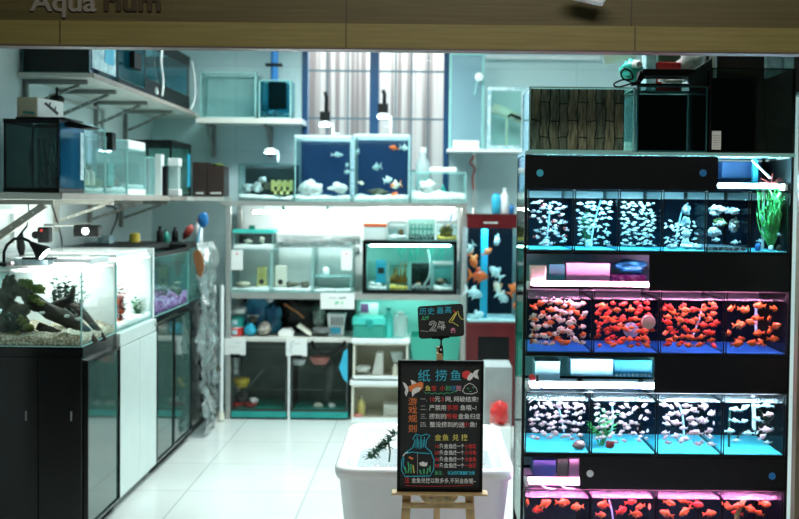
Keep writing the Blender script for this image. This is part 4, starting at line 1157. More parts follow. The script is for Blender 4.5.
for k in range(14):
    x = R.uniform(x0 + .2, x1 - .05); y = YF + R.uniform(.2, .3)
    hf.tube([(x, y, z1 - .022), (x + R.uniform(-.02, .02), y, z1 - .06), (x + R.uniform(-.05, .05), y, z1 - R.uniform(.08, .16))], .006, 5)
hf.build('hanging_plant', M['tealpb'], label='teal artificial plant hanging inside the black-framed tank', cat='plant')
for k, (a, yt, c, bedm, lb, wm) in enumerate(((368, 262, 387, 'gravelw', 'small tank with a blue filter, first inside the black-framed tank', None), (389, 262, 408.5, 'gravely', 'small amber tank with yellow gravel inside the black-framed tank', 'w'),
                                    (410.5, 263, 431, 'graveld', 'small tank with a white hose inside the black-framed tank', 'w'), (433, 262, 452.5, 'gravelw', 'small white-rimmed tank at the right inside the black-framed tank', 'w'))):
    xa, xb, za, zb_ = rect(a, yt, c, 289, YF + .05)
    tank('nano_tank', lb, 'aquarium', xa, xb, YF + .05, YF + .2, zi, zb_, bed=bedm, bedh=.035, water=.85 if wm else 0, rim='whitep' if k == 3 else None, et=.004, back='darkback' if k == 2 else None)
x_, x2, z_, z2 = rect(376, 260, 386, 278, YF + .1)
fb = thing('internal_filter', 'blue box filter standing in the first small tank', 'filter', (x_, YF + .1, z_))
bx(x_, x2, YF + .1, YF + .15, zi + .05, z2).build('body', M['cyanp'], fb, bevel=.003)
bx(x_ + .012, x2 - .012, YF + .0985, YF + .0995, z_ + .03, z_ + .07).build('grille', M['ink'], fb)
for k, (px, py, r) in enumerate(((372, 284, .022), (379, 285, .02))): stone('decor_rock', ['left', 'right'][k] + ' white stone under the blue box filter', P(px, py, YF + .08), (r, r, r * .8), M['gravelw'], .3)
aw = MB()
for k in range(7): 
    p = P(391 + k * 2.4, 288, YF + .12); p.z = zi + .05
    aw.tube([p, p + Vector((R.uniform(-.02, .02), 0, R.uniform(.06, .14)))], [.010, .004], 6)
    aw.lump(p + Vector((0, 0, .03)), .016, .02, .02, .4, 2, 2, k)
aw.build('root_wood', mat('amber_wood', (.18, .08, .015), .7, c2=(.55, .30, .08), scale=30), label='tangled amber root wood in the yellow gravel tank', cat='driftwood', smooth=True)
hose('air_hose', 'white hose rising in the third small tank', [P(424, 285, YF + .1), P(429, 276, YF + .1), P(430, 262, YF + .12), P(428, 250, YF + .14)], .006, M['whitep'])
for px, py, kd, lb in ((418, 284, 'ow', 'small pink fish low in the third small tank'), (440, 280, 'ow', 'small pink fish in the white-rimmed small tank'), (445, 285, 'sil', 'pale fish in the white-rimmed small tank')):
    fish(kd, 'tank_fish', P(px, py, YF + .1), .05, .4, 0, lb, 'fish')
stone('decor_rock', 'grey stone arch in the white-rimmed small tank', P(442, 283, YF + .13), (.045, .03, .03), M['rockd'], .35)
bush('aquarium_plant', 'teal grass plant in the third small tank', Vector((P(417, 285, YF + .14).x, YF + .13, zi + .04)), .11, .07, 6, M['leafd'], .03, .008)
# row of four on top of the black frame
zt = z1 + .002
ob = thing('lunch_box', 'clear box with orange lid on the black-framed tank', 'box', (P(375, 240, YF + .05).x, YF + .1, zt))
x0, x1, _, z1b = rect(364, 227, 386, 241, YF + .05)
bx(x0, x1, YF + .05, YF + .22, zt, z1b).build('body', M['haze'], ob, bevel=.006)
bx(x0 - .004, x1 + .004, YF + .046, YF + .224, z1b + .001, z1b + .022).build('lid', M['orangep'], ob, bevel=.005)
for k, (a, yt, c, bedm, lb) in enumerate(((387.5, 221, 406.5, 'gravelw', 'small white tank beside the orange-lidded box'), (408, 219.5, 435, 'graveld', 'clear tank with dark lines, third on the black-framed tank'), (436.5, 221, 457, 'gravely', 'small tank with yellow gravel at the right on the black-framed tank'))):
    xa, xb, za, zb_ = rect(a, yt, c, 241, YF + .05)
    tank('nano_tank', lb, 'aquarium', xa, xb, YF + .05, YF + .24, zt, zb_, bed=bedm, bedh=.03, back='whiteback' if k == 0 else None, side=None, water=.75, rim='haze' if k != 1 else None, et=.004, glass='glassg' if k == 1 else 'glass')
stone('decor_rock', 'brown shell in the small white tank on the black frame', P(401, 232, YF + .1), (.02, .02, .02), M['orangep'] if False else M['brownleaf'], .25)
stone('decor_rock', 'white pebble heap in the small white tank on the black frame', P(394, 235, YF + .1), (.025, .03, .014), M['gravelw'], .3)
stone('decor_rock', 'mossy yellow stone in the right small tank on the black frame', P(446, 231, YF + .12), (.05, .04, .045), mat('amber_stone', (.16, .12, .03), .8, c2=(.45, .38, .14), scale=26, bmp=.6), .4)
bp = MB()
for k in range(5):
    bp.leaf(P(450, 222, YF + .1), (math.cos(k * 1.3), .2, .3 + math.sin(k * 1.3)), .055, .026, .002, 0)
bp.build('blue_ornament', M['bluep'], label='blue plastic flower standing over the right small tank', cat='ornament')
ld = MB()
for k in range(6): ld.box(P(411 + k * 4, 230, YF + .12).x - .004, P(411 + k * 4, 230, YF + .12).x + .004, YF + .12, YF + .128, zt + .03, zt + .1)
ld.box(P(410, 230, YF + .12).x, P(433, 230, YF + .12).x, YF + .1285, YF + .135, zt + .07, zt + .08)
ld.build('fence_ornament', M['tealp'], label='dark fence ornament in the clear tank on the black frame', cat='ornament')

# shelf of supplies over the cages
M['pebbag'] = mat('pebble_bag', (.20, .16, .12), .4, c2=(.58, .54, .48), scale=40)
z3 = ZS3 + .002
def on3(px): return P(px, 330, YF + .1).x
def can(label, px, py, m, c_):
    x = P(px, 325, YF + .1).x
    t = thing('tin_can', label, 'can', (x, YF + .1, c_))
    MB().lathe((x, YF + .1, c_), [(.052, 0), (.055, .004), (.055, .05), (.052, .054)], 18).build('body', M[m], t)
    MB().lathe((x, YF + .1, c_ + .0545), [(.051, 0), (.053, .003), (.045, .010)], 18).build('lid', M['whitep' if m == 'redp' else 'greenp'], t)
    bx(x - .018, x + .018, YF + .0435, YF + .046, c_ + .012, c_ + .042).build('label_patch', M['scr'], t)
can('round red tin at the bottom left of the supply shelf', 236, 331, 'redp', z3)
can('round green tin stacked on the red tin', 236, 322, 'tealp', z3 + .066)
MB().lump((on3(235), YF + .12, z3 + .17), .075, .06, .032, .3, 1.7, 3, 5).build('food_bag', M['bag'], label='pale pouch lying on the green tin', cat='bag', smooth=True)
b = thing('gravel_bag', 'big dark blue bag with white print on the supply shelf', 'bag', (on3(255), YF + .2, z3))
MB().lump((on3(255), YF + .25, z3 + .145), .11, .09, .14, .22, 1.6, 3, 9).build('body', M['bagblue'], b, smooth=True)
p = P(254, 316, YF + .155)
text('FISH', 248, 317.5, 5, YF + .15, M['logo'], b, 'lettering') if False else MB().box(p.x - .045, p.x + .035, YF + .145, YF + .15, p.z - .008, p.z + .008).build('print_band', M['logo'], b)
MB().lump((on3(271), YF + .22, z3 + .11), .06, .06, .105, .25, 1.8, 3, 14).build('gravel_bag', M['bagblue'], label='second dark blue bag leaning right of the big one', cat='bag', smooth=True)
MB().lump((on3(268), YF + .2, z3 + .235), .03, .03, .02, .2, 1.8, 3, 4).build('bag_knot', M['bag'], label='white tied bag top over the second blue bag', cat='bag', smooth=True)
for k, (px, rx, rz, m, lb) in enumerate(((251.5, .045, .045, 'cyanp', 'small light blue sachet in front of the big blue bag'), (265, .05, .05, 'pebbag', 'clear bag of brown pebbles before the second blue bag'), (252, .03, .03, 'rockd', 'brown sachet over the light blue sachet'))):
    MB().lump((on3(px), YF + .07 + .06 * (k == 2), z3 + rz + (.07 if k == 2 else 0)), rx, .035, rz, .25, 2, 3, 20 + k).build('sachet', M[m], label=lb, cat='bag', smooth=True)
bx(on3(279.5), on3(294), YF + .04, YF + .16, z3, z3 + .035).build('white_carton', M['paper'], label='low white carton on the supply shelf', cat='box', bevel=.002)
bx(on3(282), on3(292), YF + .06, YF + .15, z3 + .036, z3 + .052).build('white_carton', M['paper'], label='thin white carton lying on the low one', cat='box', bevel=.002)
rt = Matrix.Rotation(rad(35), 3, 'Y')
xx = on3(305)
MB().box(xx - .055, xx + .055, YF + .05, YF + .14, z3 + .034, z3 + .058, rt, (xx, YF + .1, z3 + .046)).build('cream_carton', M['cream'], label='cream carton tilted in the middle of the supply shelf', cat='box', bevel=.002)
MB().lump((on3(296), YF + .32, z3 + .125), .16, .1, .12, .25, 1.4, 3, 31).build('dark_sack', M['bagdark'], label='large dark sack slumped at the back of the supply shelf', cat='bag', smooth=True)
MB().tube([P(284, 304, YF + .14), P(297, 312, YF + .12), P(304, 318, YF + .12)], .008, 7).build('wooden_stick', M['brownleaf'], label='reddish stick resting on the dark sack', cat='stick')
MB().lump((on3(318), YF + .16, z3 + .12), .045, .05, .075, .15, 2, 3, 40).build('net_pouch', M['tealp'] if False else mat('grey_green_net', (.16, .24, .21), .7, c2=(.3, .38, .34), scale=50), label='grey green mesh pouch beside the white basket', cat='bag', smooth=True)
MB().lump((on3(322), YF + .12, z3 + .04), .07, .05, .03, .25, 2, 3, 41).build('folded_cloth', M['greybox'], label='folded grey cloth below the mesh pouch', cat='cloth', smooth=True)
x0, x1 = on3(327), on3(345)
bk = thing('basket', 'white plastic basket tipped with slotted side facing out', 'basket', ((x0 + x1) / 2, YF + .15, z3))
MB().openbox(x0, x1, YF + .1, YF + .24, z3, z3 + .15, .006, .012).build('body', M['whitep'], bk)
for k in range(5):
    x = x0 + .028 + k * .018
    bx(x, x + .007, YF + .0985, YF + .101, z3 + .075, z3 + .13).build('slot', M['ink'], bk)
bx(x0 + .02, x1 - .03, YF + .101, YF + .105, z3 + .02, z3 + .06).build('blue_band', M['cyanp'], bk)

# cages
def cage(label, a, c):
    x0, x1 = P(a, 380, YF).x, P(c, 380, YF).x
    zt = ZS3 - .035
    t = thing('wire_cage', label, 'cage', ((x0 + x1) / 2, YF + .2, 0))
    bx(x0, x1, YF - .002, YF + .42, .012, .055).build('tray', M['tealp'], t, bevel=.006)
    w = MB()
    w.vframe(x0, x1, .056, zt, YF, YF + .008, .012); w.vframe(x0, x1, .056, zt, YF + .405, YF + .413, .012)
    w.sframe(YF + .009, YF + .404, .056, zt, x0, x0 + .008, .012); w.sframe(YF + .009, YF + .404, .056, zt, x1 - .008, x1, .012)
    w.build('frame', M['cagem'], t)
    w = MB(); n = 24
    for k in range(1, n): 
        x = x0 + (x1 - x0) * k / n
        w.tube([(x, YF + .004, .066), (x, YF + .004, zt - .01)], .0018, 4)
    for z in (.2, .34, .47): w.tube([(x0 + .01, YF + .0065, z), (x1 - .01, YF + .0065, z)], .003, 4)
    w.build('front_wires', M['cagem'], t)
    bx(x0 + .009, x1 - .009, YF + .395, YF + .403, .06, zt - .012).build('back_board', M['cageback'], t)
    b = bx(x0 + .02, x1 - .02, YF + .04, YF + .38, .056, .07).build('floor_mat', M['greenp'], t)
    return x0, x1, zt
A = cage('dark wire cage with yellow and red feeders, left under the supply shelf', 231, 287)
B_ = cage('dark wire cage with hanging pink bowl, right under the supply shelf', 290.5, 348)
def bowl(label, px, py, m, Y, r, h, cat='bowl', nm='food_bowl'):
    p = P(px, py, Y)
    return MB().lathe(p, [(r * .6, 0), (r * .95, h * .6), (r, h), (r * .9, h), (r * .55, h * .15)], 16).build(nm, M[m], label=label, cat=cat)
bowl('yellow feeder bowl hung in the left cage', 241.5, 387, 'yellowp', YF + .1, .058, .06)
stone('hay_ball', 'brown dark nest ball under the yellow bowl', P(241, 398, YF + .1), (.05, .05, .045), M['bagdark'], .3, 'toy')
p = P(237, 417, YF + .1); p.z = .072
bowl('left red bowl on the floor of the left cage', 237, 408.6, 'redp', YF + .09, .05, .045)
bowl('right red bowl on the floor of the left cage', 250, 408.6, 'redp', YF + .09, .05, .04)
stone('feed_heap', 'pale feed lump on the right red bowl', P(254, 400.5, YF + .10), (.032, .03, .022), M['bag'], .25, 'feed')
MB().tube([P(246, 390, YF + .15), P(264, 369, YF + .2)], .006, 6).build('perch', M['grey'], label='thin perch slanting in the left cage', cat='perch')
bottle('water_bottle', 'clear water bottle hung upright in the left cage', P(235, 374, YF + .06), .02, .18, M['haze'], M['blackm'])
bowl('white hanging bowl in the right cage', 298.5, 365, 'whitep', YF + .1, .055, .045)
bowl('pink hanging bowl in the right cage', 320, 364, 'pinkp', YF + .1, .07, .05)
MB().tube([P(331, 360, YF + .16), P(330, 380, YF + .16), P(327, 402, YF + .16)], [.03, .028, .012], 8).build('hanging_toy', M['greybox'] if False else mat('dim_cloth', (.10, .13, .12), .8), label='grey hanging cloth roll in the right cage', cat='toy', smooth=True)
for k, (px, r) in enumerate(((318, .035), (332, .026))):
    stone('feed_cup', ['left', 'right'][k] + ' pale cup on the floor of the right cage', P(px, 406, YF + .11), (r, .03, .022), M['cream' if k == 0 else 'whitep'], .12, 'cup')
MB().prism([P(344, 351, YF - .008), P(347.5, 349, YF - .008), P(347.5, 383, YF - .008), P(343.5, 379, YF - .008), P(339, 368, YF - .008)], (0, .004, 0)).build('blue_cloth', M['cyanp'], label='bright blue cloth hanging at the right cage corner', cat='cloth')
hose('black_strap', 'black strap sagging across the top of the right cage', [P(312, 341, YF - .012), P(316, 350, YF - .012), P(328, 353, YF - .012), P(340, 348, YF - .012), P(345, 341, YF - .012)], .009, M['blackm'], 'strap')
bx(P(288, 380, YF).x, P(290, 380, YF).x, YF - .01, YF + .01, .0, ZS3 - .03).build('white_pole', M['whitep'], label='thin white pole between the two wire cages', cat='pole')

def card(label, a, y0_, c, y1_, Y, marks, clip=True):
    x0, x1, z0, z1 = rect(a, y0_, c, y1_, Y)
    t = thing('price_card', label, 'card', ((x0 + x1) / 2, Y, z0))
    bx(x0, x1, Y, Y + .002, z0, z1).build('sheet', M['paper'], t)
    if clip: bx(x0 + (x1 - x0) * .28, x1 - (x1 - x0) * .25, Y - .006, Y + .0025, z0 - .018, z0 + .006).build('clip', M['blackm'], t, bevel=.002)
    for pts, m, r in marks: MB().tube([P(px, py, Y - .0008) for px, py in pts], r, 5).build('ink_mark', M[m], t)
card('white price card clipped over the left cage', 224.5, 338.5, 245.5, 355, YF - .0075, [([(236, 343), (241, 342.5)], 'ch_grey', .002), ([(229, 347), (239, 347)], 'ch_grey', .0015)])
card('white price card clipped over the right cage', 286, 338.5, 307, 356, YF - .0075, [([(294, 341), (290, 344), (292, 347), (289, 351), (292, 353)], 'ch_grey', .003), ([(294, 344), (300, 343)], 'ch_grey', .0015)])
card('larger white card with two green marks on the rack shelf edge', 320.5, 293, 354.5, 309, YF - .0065, [([(329, 298), (333, 296.5), (336, 298)], 'ch_grey', .0025), ([(339, 298), (346, 297.5)], 'ink', .0025), ([(335, 303), (338.5, 302)], 'ch_green', .006), ([(341, 302.5), (343, 302.5)], 'ch_green', .006)], False)

# right lower bay: white open boxes, teal bin, translucent jar
def open_drawer(label, a, y0_, c, y1_, Y):
    x0, x1, z0, z1 = rect(a, y0_, c, y1_, Y)
    t = thing('storage_box', label, 'box', ((x0 + x1) / 2, Y + .2, z0))
    MB().openfront(x0, x1, Y, Y + .38, z0, z1 - .03, .012).build('body', M['cream'], t)
    bx(x0 - .012, x1 + .012, Y - .014, Y + .38, z1 - .029, z1).build('top', M['whitep'], t, bevel=.004)
    bx(x0 + .03, x1 - .03, Y + .01, Y + .1, z1 + .0005, z1 + .003).build('top_inset', M['edge'], t)
    bx(x0, x1, Y - .004, Y - .0005, z0, z0 + .022).build('front_lip', M['whitep'], t)
    return x0, x1, z0, z1
d1 = open_drawer('upper white open-fronted storage box right of the cages', 353, 339, 408, 379, YF)
d2 = open_drawer('lower white open-fronted storage box right of the cages', 351.5, 381, 409, 421, YF)
MB().lump((P(362, 372, YF + .1).x, YF + .12, d1[2] + .05), .06, .05, .03, .25, 2, 3, 3).build('white_pouch', M['bag'], label='white pouch lying in the upper storage box', cat='bag', smooth=True)
x0, x1 = P(372, 370, YF + .1).x, P(383, 370, YF + .1).x
MB().prism([(x0, YF + .1, d1[2] + .014), (x1, YF + .1, d1[2] + .014), (x1, YF + .1, d1[2] + .16), (x0 + .03, YF + .1, d1[2] + .16)], (0, .1, 0)).build('white_carton', M['paper'], label='upright white carton in the upper storage box', cat='box')
bowl('pale funnel cup at the right in the upper storage box', 397, 362, 'haze', YF + .12, .045, .07, 'cup', 'cup')
bottle('bottle', 'small bottle with white body beside the funnel cup', Vector((P(395, 375, YF + .08).x, YF + .06, d1[2] + .014)), .018, .08, M['cream'], M['whitep'])
bottle('bottle', 'yellow green bottle with red foot in the lower storage box', Vector((P(361, 418, YF + .1).x, YF + .1, d2[2] + .014)), .026, .13, M['castle'], M['beigepaper'])
stone('red_pad', 'red pad beside the yellow green bottle', (P(357, 418, YF + .06).x, YF + .06, d2[2] + .024), (.04, .03, .012), M['pinkp'], .1, 'pad')
bx(P(384, 405, YF + .2).x, P(404, 405, YF + .2).x, YF + .12, YF + .26, d2[2] + .014, d2[2] + .09).build('white_carton', M['paper'], label='white carton at the right in the lower storage box', cat='box', bevel=.003)
x0, x1, z0, z1 = rect(353, 318, 385, 337.5, YF + .03)
zz = d1[3] + .004
tbx = thing('teal_case', 'translucent teal carry case on the upper storage box', 'box', ((x0 + x1) / 2, YF + .15, zz))
bx(x0, x1, YF + .03, YF + .26, zz, zz + .085).build('body', M['teal_haze'], tbx, bevel=.008)
bx(x0 - .006, x1 + .006, YF + .024, YF + .266, zz + .0855, z1).build('lid', M['tealpb'], tbx, bevel=.006)
bx((x0 + x1) / 2 - .02, (x0 + x1) / 2 + .025, YF + .016, YF + .0235, zz + .07, zz + .12).build('latch', M['tealp'], tbx, bevel=.003)
bottle('bottle', 'tall teal bottle between the carry case and the pale jar', Vector((P(388.5, 335, YF + .08).x, YF + .08, zz)), .032, .20, M['tealpb'], M['tealp'])
bottle('jar', 'pale translucent jar on the upper storage box', Vector((P(400, 335, YF + .1).x, YF + .1, zz)), .052, .17, M['haze'], M['whitep'], 'jar', .8)
x0, x1, z0, z1 = rect(360, 303, 378, 313, YF + .3)
bks = bx(x0, x1, YF + .3, YF + .33, d1[3] + .004, z1).build('magazine', M['paper'], label='white and purple magazine standing behind the carry case', cat='magazine')
bx(x0 + .004, x0 + .06, YF + .298, YF + .2995, z0 + .004, z1 - .004).build('cover_print', M['gravelp'] if False else mat('purple_print', (.20, .05, .16), .5), bks)
x0, x1, z0, z1 = rect(409, 337, 461, 362, YF + .03)
pb = thing('plastic_bin', 'pale teal translucent bin behind the chalkboard', 'bin', ((x0 + x1) / 2, YF + .2, 0))
MB().openbox(x0 + .01, x1 - .004, YF + .03, YF + .35, .30, z1, .005, .02).build('body', M['teal_haze'], pb)
bx(x0 + .03, x1 - .03, YF + .05, YF + .33, .012, .298).build('base', M['whitep'], pb)
led_tube('led_tube', 'added hidden teal tube lamp brightening the bay under the middle rack shelf', 356, 458, 298.2, YF + .25, M['led_t'], 'whitep', .005, ZS2 - .041)  # added lamp tucked behind the shelf edge to light the lower bay

# ================================================================== red-topped aquarium
YR = 7.45
x0, x1, z0, z1 = rect(467, 216, 520, 228, YR)
zt, zc = z1, P(493, 323.5, YR).z
ra = thing('cabinet_aquarium', 'tall aquarium with dark red hood and cabinet beside the rack', 'aquarium', ((x0 + x1) / 2, YR + .3, 0))
bx(x0, x1, YR, YR + .5, 0, zc).build('cabinet', M['maroon'], ra, bevel=.004)
d = MB().vframe(x0 + .03, x1 - .01, .12, zc - .035, YR - .012, YR - .001, .05).build('door', M['maroon'], ra)
bx(x0 + .08, x1 - .06, YR - .006, YR - .001, .17, zc - .085).build('door_panel', M['blackm'], d)
hd = MB().ring(x0, x1, YR, YR + .5, z0, zt, .012).build('hood', M['maroon'], ra)
MB().box(P(484, 222.7, YR).x, P(498, 222.7, YR).x, YR - .002, YR, P(490, 223.2, YR).z, P(490, 222.2, YR).z).build('nameplate', M['logo'], hd)
MB().openbox(x0 + .006, x1 - .006, YR + .006, YR + .494, zc + .001, z0 - .002, .005).build('glass', M['glass'], ra)
bx(x0 + .012, x1 - .012, YR + .46, YR + .47, zc + .008, z0 - .006).build('back_panel', M['navy'], ra)
bx(x0 + .004, x1 - .004, YR + .002, YR + .498, z0 - .0015, z0 - .0002).build('glass_rim', M['edge'], ra) if False else None
p0, p1 = P(481, 229, YR + .16), P(487, 323, YR + .16)
bx(p0.x, p1.x, YR + .16, YR + .19, zc + .008, z0 - .01).build('overflow_pipe', M['cyanp'], ra, bevel=.006)
bx(x0 + .013, x1 - .013, YR + .02, YR + .455, zc + .007, zc + .02).build('gravel', M['gravelw'], ra)
bx(x0 + .06, x1 - .06, YR + .06, YR + .10, z0 + .004, z0 + .016).build('light_bar', M['led_c'], ra)
bx(x0 + .012, x1 - .012, YR + .012, YR + .455, zc + .021, z0 - .05).build('water', M['water_c'], ra)
for px, py, kd, L, yw, pt, lb in ((471, 248, 'fancyw', .10, 2.4, .9, 'white fish at the upper left of the red-topped aquarium'), (473, 260, 'fancyo', .13, .9, 1.0, 'orange fish diving at the left of the red-topped aquarium'),
     (487, 252, 'or', .09, .4, -.5, 'small orange fish above the middle of the red-topped aquarium'), (497, 241, 'fancyw', .10, 1.9, .6, 'white fish at the top right of the red-topped aquarium'),
     (478, 276, 'fancyo', .15, .2, .1, 'large orange fish crossing the middle of the red-topped aquarium'), (496, 273, 'fancyw', .13, 2.6, -.7, 'white fish in the middle right of the red-topped aquarium'),
     (498, 288, 'fancy', .12, 2.2, -.9, 'orange headed white fish low in the red-topped aquarium'), (502, 297, 'fancyw', .13, .6, .5, 'white long-tailed fish low right in the red-topped aquarium'),
     (514, 289, 'fancyo', .12, .5, -.9, 'orange fish at the right edge of the red-topped aquarium, upper one'), (515, 306, 'or', .10, 1.1, .3, 'orange fish at the right edge of the red-topped aquarium, lower one'),
     (473, 293, 'fancyw', .14, .1, .3, 'white fish low at the left of the red-topped aquarium'), (477, 316, 'fancyw', .12, .5, -.3, 'white fish at the bottom left of the red-topped aquarium')):
    fish(kd, 'goldfish', P(px, py, YR + .06 + .05 * R.random()), L, yw, pt, lb, 'fish')
zt2_ = zt + .002
bx(x0 - .004, x1 + .004, YR - .002, YR + .502, zt + .0005, zt + .012).build('hood_lid', M['maroon'], ra)
zt2_ = zt + .014
bottle('bottle', 'bright blue bottle on the dark red hood', Vector((P(496, 210, YR + .1).x, YR + .1, zt2_)), .030, .135, M['cyanp'], M['bluep'], shoulder=.85)
bottle('bottle', 'white bottle between the two blue ones on the red hood', Vector((P(504.5, 210, YR + .1).x, YR + .1, zt2_)), .026, .17, M['whitep'], M['whitep'])
bottle('bottle', 'short blue bottle at the right on the red hood', Vector((P(511.5, 210, YR + .1).x, YR + .1, zt2_)), .018, .065, M['bluep'], M['bluep'], shoulder=.8)

# ================================================================== right of the window
x0, x1, z0, z1 = rect(447, 149, 524, 151, 7.85)
sh = bx(x0, x1, 7.85, YB - .002, z0 - .006, z1).build('glass_wall_shelf', M['whitep'], label='thin pale shelf on the back wall right of the window', cat='shelf')
zs = z1 + .002
x0, x1, _, z1 = rect(449, 53, 484, 149, 7.95)
M['panehaze'] = clear('pale_blue_pane', (.80, .90, .93), .5, .05, .30, (.35, .50, .58))
gp = thing('glass_partition', 'upright framed glass panel standing right of the window', 'panel', ((x0 + x1) / 2, 7.95, zs))
MB().vframe(x0, x1, zs, z1, 7.95, 7.975, .016).build('frame', M['edge'], gp)
bx(x0 + .016, x1 - .016, 7.96, 7.966, zs + .016, z1 - .016).build('pane', M['panehaze'], gp)
bx(x0 + .03, x1 - .03, 7.93, 7.949, zs, zs + .06).build('foot_block', M['whitep'], gp, bevel=.004)
p = P(479, 77, 7.92)
kn = thing('suction_hook', 'white suction hook with dangling cord near the glass panel top', 'hook', p)
MB().lathe(p, [(.006, -.015), (.03, -.005), (.026, .01), (.006, .016)], 12, 'Y').build('cup', M['whitep'], kn)
MB().tube([p, p + Vector((-.02, 0, -.06)), p + Vector((-.03, .0, -.12))], .006, 6).build('cord', M['edge'], kn)
x0, x1, z0, z1 = rect(488, 86, 526, 148, 7.8)
wt = thing('window_frame', 'white-framed glass front leaning above the back shelf', 'frame', ((x0 + x1) / 2, 7.8, zs))
MB().vframe(x0, x1, zs, z1, 7.88, 7.90, .022).build('frame', M['scr'], wt)
bx(x0 + .028, x1 - .028, 7.886, 7.892, zs + .028, z1 - .028).build('pane', M['glassg'], wt)
wh = thing('lamp_tube', 'white slanted lamp housing with black grip behind the framed glass', 'lamp', P(507, 112, 8.0))
MB().tube([P(493, 107, 8.0), P(524, 121, 8.0)], .034, 12).build('housing', M['cream'], wh, smooth=True)
MB().tube([(P(507, 114, 8.0).x, 8.0, zs), P(507, 114, 8.0)], .010, 8).build('stand', M['cream'], wh)
MB().tube([P(508, 117, 7.95), P(511, 114.5, 7.95), P(524, 120, 7.95)], .010, 8).build('grip', M['blackm'], wh, smooth=True)
MB().tube([P(474, 152, 8.1), P(474, 214, 8.1)], .012, 8).build('wall_conduit', M['alu'], label='thin conduit on the wall above the red-topped aquarium', cat='conduit')
hose('looped_cable', 'red and pale cord looped beside the wall conduit', [P(474, 156, 8.086), P(470, 163, 8.086), P(475, 168, 8.086), P(472.5, 178, 8.088), P(473.5, 190, 8.09)], .006, M['redp'], 'cord')
# conduit pipes on the wall at right
MB().tube([P(486, 57, 8.1), P(600, 58, 8.1)], .014, 8).build('trim_7', M['whitep'], kind='structure')

# ================================================================== aquarium rack on the right
YA, YZ = 4.35, 4.74
def Zr(py): return P(655, py, YA).z
RX0, RX1 = P(526, 300, YA).x, P(788.5, 300, YA).x
rk = thing('aquarium_rack', 'tall black aquarium rack holding rows of lit fish tanks', 'rack', ((RX0 + RX1) / 2, (YA + YZ) / 2, 0))
PT = .010
for x in (RX0 - PT, RX1):
    for y in (YA, YZ - .02): bx(x, x + PT, y, y + .02, 0, Zr(152)).build('post', M['blackm'], rk)
bays = [(156, 190), (253.5, 291), (355.5, 393), (456.5, 490)]     # photo rows of the filter bays
tanks_y = [(190.5, 252.5), (291.5, 354.5), (393.5, 455.5), (490.5, 553)]
bx(RX0 - PT, RX1 + PT, YA - .012, YZ + .02, Zr(155.8), Zr(152.2)).build('top_plate', M['edge'], rk)
for k, (a, c) in enumerate(bays):     # support boards under the tanks
    zb = Zr(tanks_y[k][1] + .9)
    bx(RX0, RX1, YA - .003, YZ, zb - .006, zb).build('tank_board', M['blackm'], rk)
# black fascia panels with their suction dots
def dot(px, py, m, lb):
    p = P(px, py, YA - .002)
    MB().lathe((p.x, YA - .0035, p.z), [(.004, -.003), (.0135, -.002), (.0135, .0015), (.004, .002)], 14, 'Y').build('dot', M[m], rk, label=lb)
def fascia(px0, px1, py0, py1):
    m_ = (py0 + py1) / 2
    xa = RX0 if px0 is None else P(px0, m_, YA).x
    xb = RX1 if px1 is None else P(px1, m_, YA).x
    bx(xa, xb, YA - .002, YA + .003, Zr(py1), Zr(py0)).build('fascia_panel', M['panel'], rk)
fascia(None, 718, 156, 190); fascia(649, None, 253.5, 291); fascia(654, None, 355.5, 393); fascia(579.5, None, 456.5, 490)
fascia(None, None, 554.5, 584)
M['dotb'] = mat('blue_dot', (.02, .20, .50), .4); M['dotc'] = mat('cyan_dot', (.05, .45, .62), .4); M['dotw'] = mat('white_dot', (.75, .80, .85), .4)
dot(540, 173, 'dotc', 'cyan round cap'); dot(703, 173, 'dotb', 'blue round cap'); dot(590, 473.5, 'dotw', 'white round cap'); dot(772, 476, 'dotb', 'blue round cap')
bx(RX0 - PT + .001, RX0 - PT + .004, YA + .021, YZ - .021, .2, Zr(157)).build('side_pane', M['glassg'], rk)
bx(RX0 - .001, RX1 + .001, YZ + .001, YZ + .012, .02, Zr(157)).build('back_board', M['blackm'], rk)
bx(RX1 + .0005, RX1 + .0035, YA + .021, YZ - .021, .02, Zr(157)).build('side_board', M['blackm'], rk)
for k, (a, c) in enumerate(bays):     # backs of the bays
    bx(RX0 + .002, RX1 - .002, YZ - .008, YZ - .002, Zr(c) + .004, Zr(a) - .002).build('bay_back', M['tealback' if k != 0 else 'navyb'], rk)
for px, c in ((530, 'edge'),):
    pass

LEDC = [(.42, .82, 1.0), (1.0, .33, .62), (.62, .84, 1.0), (1.0, .24, .62)]
LEDS = [150, 100, 115, 85]
rows = ['top', 'second', 'third', 'bottom']
lednames = ['cyan white lamp bar along the top lit tank row', 'pink lamp bar along the second lit tank row', 'cyan lamp bar along the third lit tank row', 'magenta lamp bar along the bottom lit tank row']
for k in range(4):
    m = emis('led_row_%d' % k, LEDC[k], LEDS[k])
    t = thing('lamp_bar', lednames[k], 'lamp', ((RX0 + RX1) / 2, YA + .1, Zr(bays[k][1]) + .012))
    z = Zr(tanks_y[k][0]) + .012
    bx(RX0 + .02, RX1 - .03, YA + .0605, YA + .072, z + .002, z + .02).build('housing', M['whitep'], t)
    bx(RX0 + .025, RX1 - .035, YA + .012, YA + .06, z + .004, z + .014).build('diffuser', m, t)
    for x in (RX0 + .008, RX1 - .02): bx(x, x + .011, YA + .012, YA + .09, z - .006, z + .018).build('end_foot', M['whitep'], t)

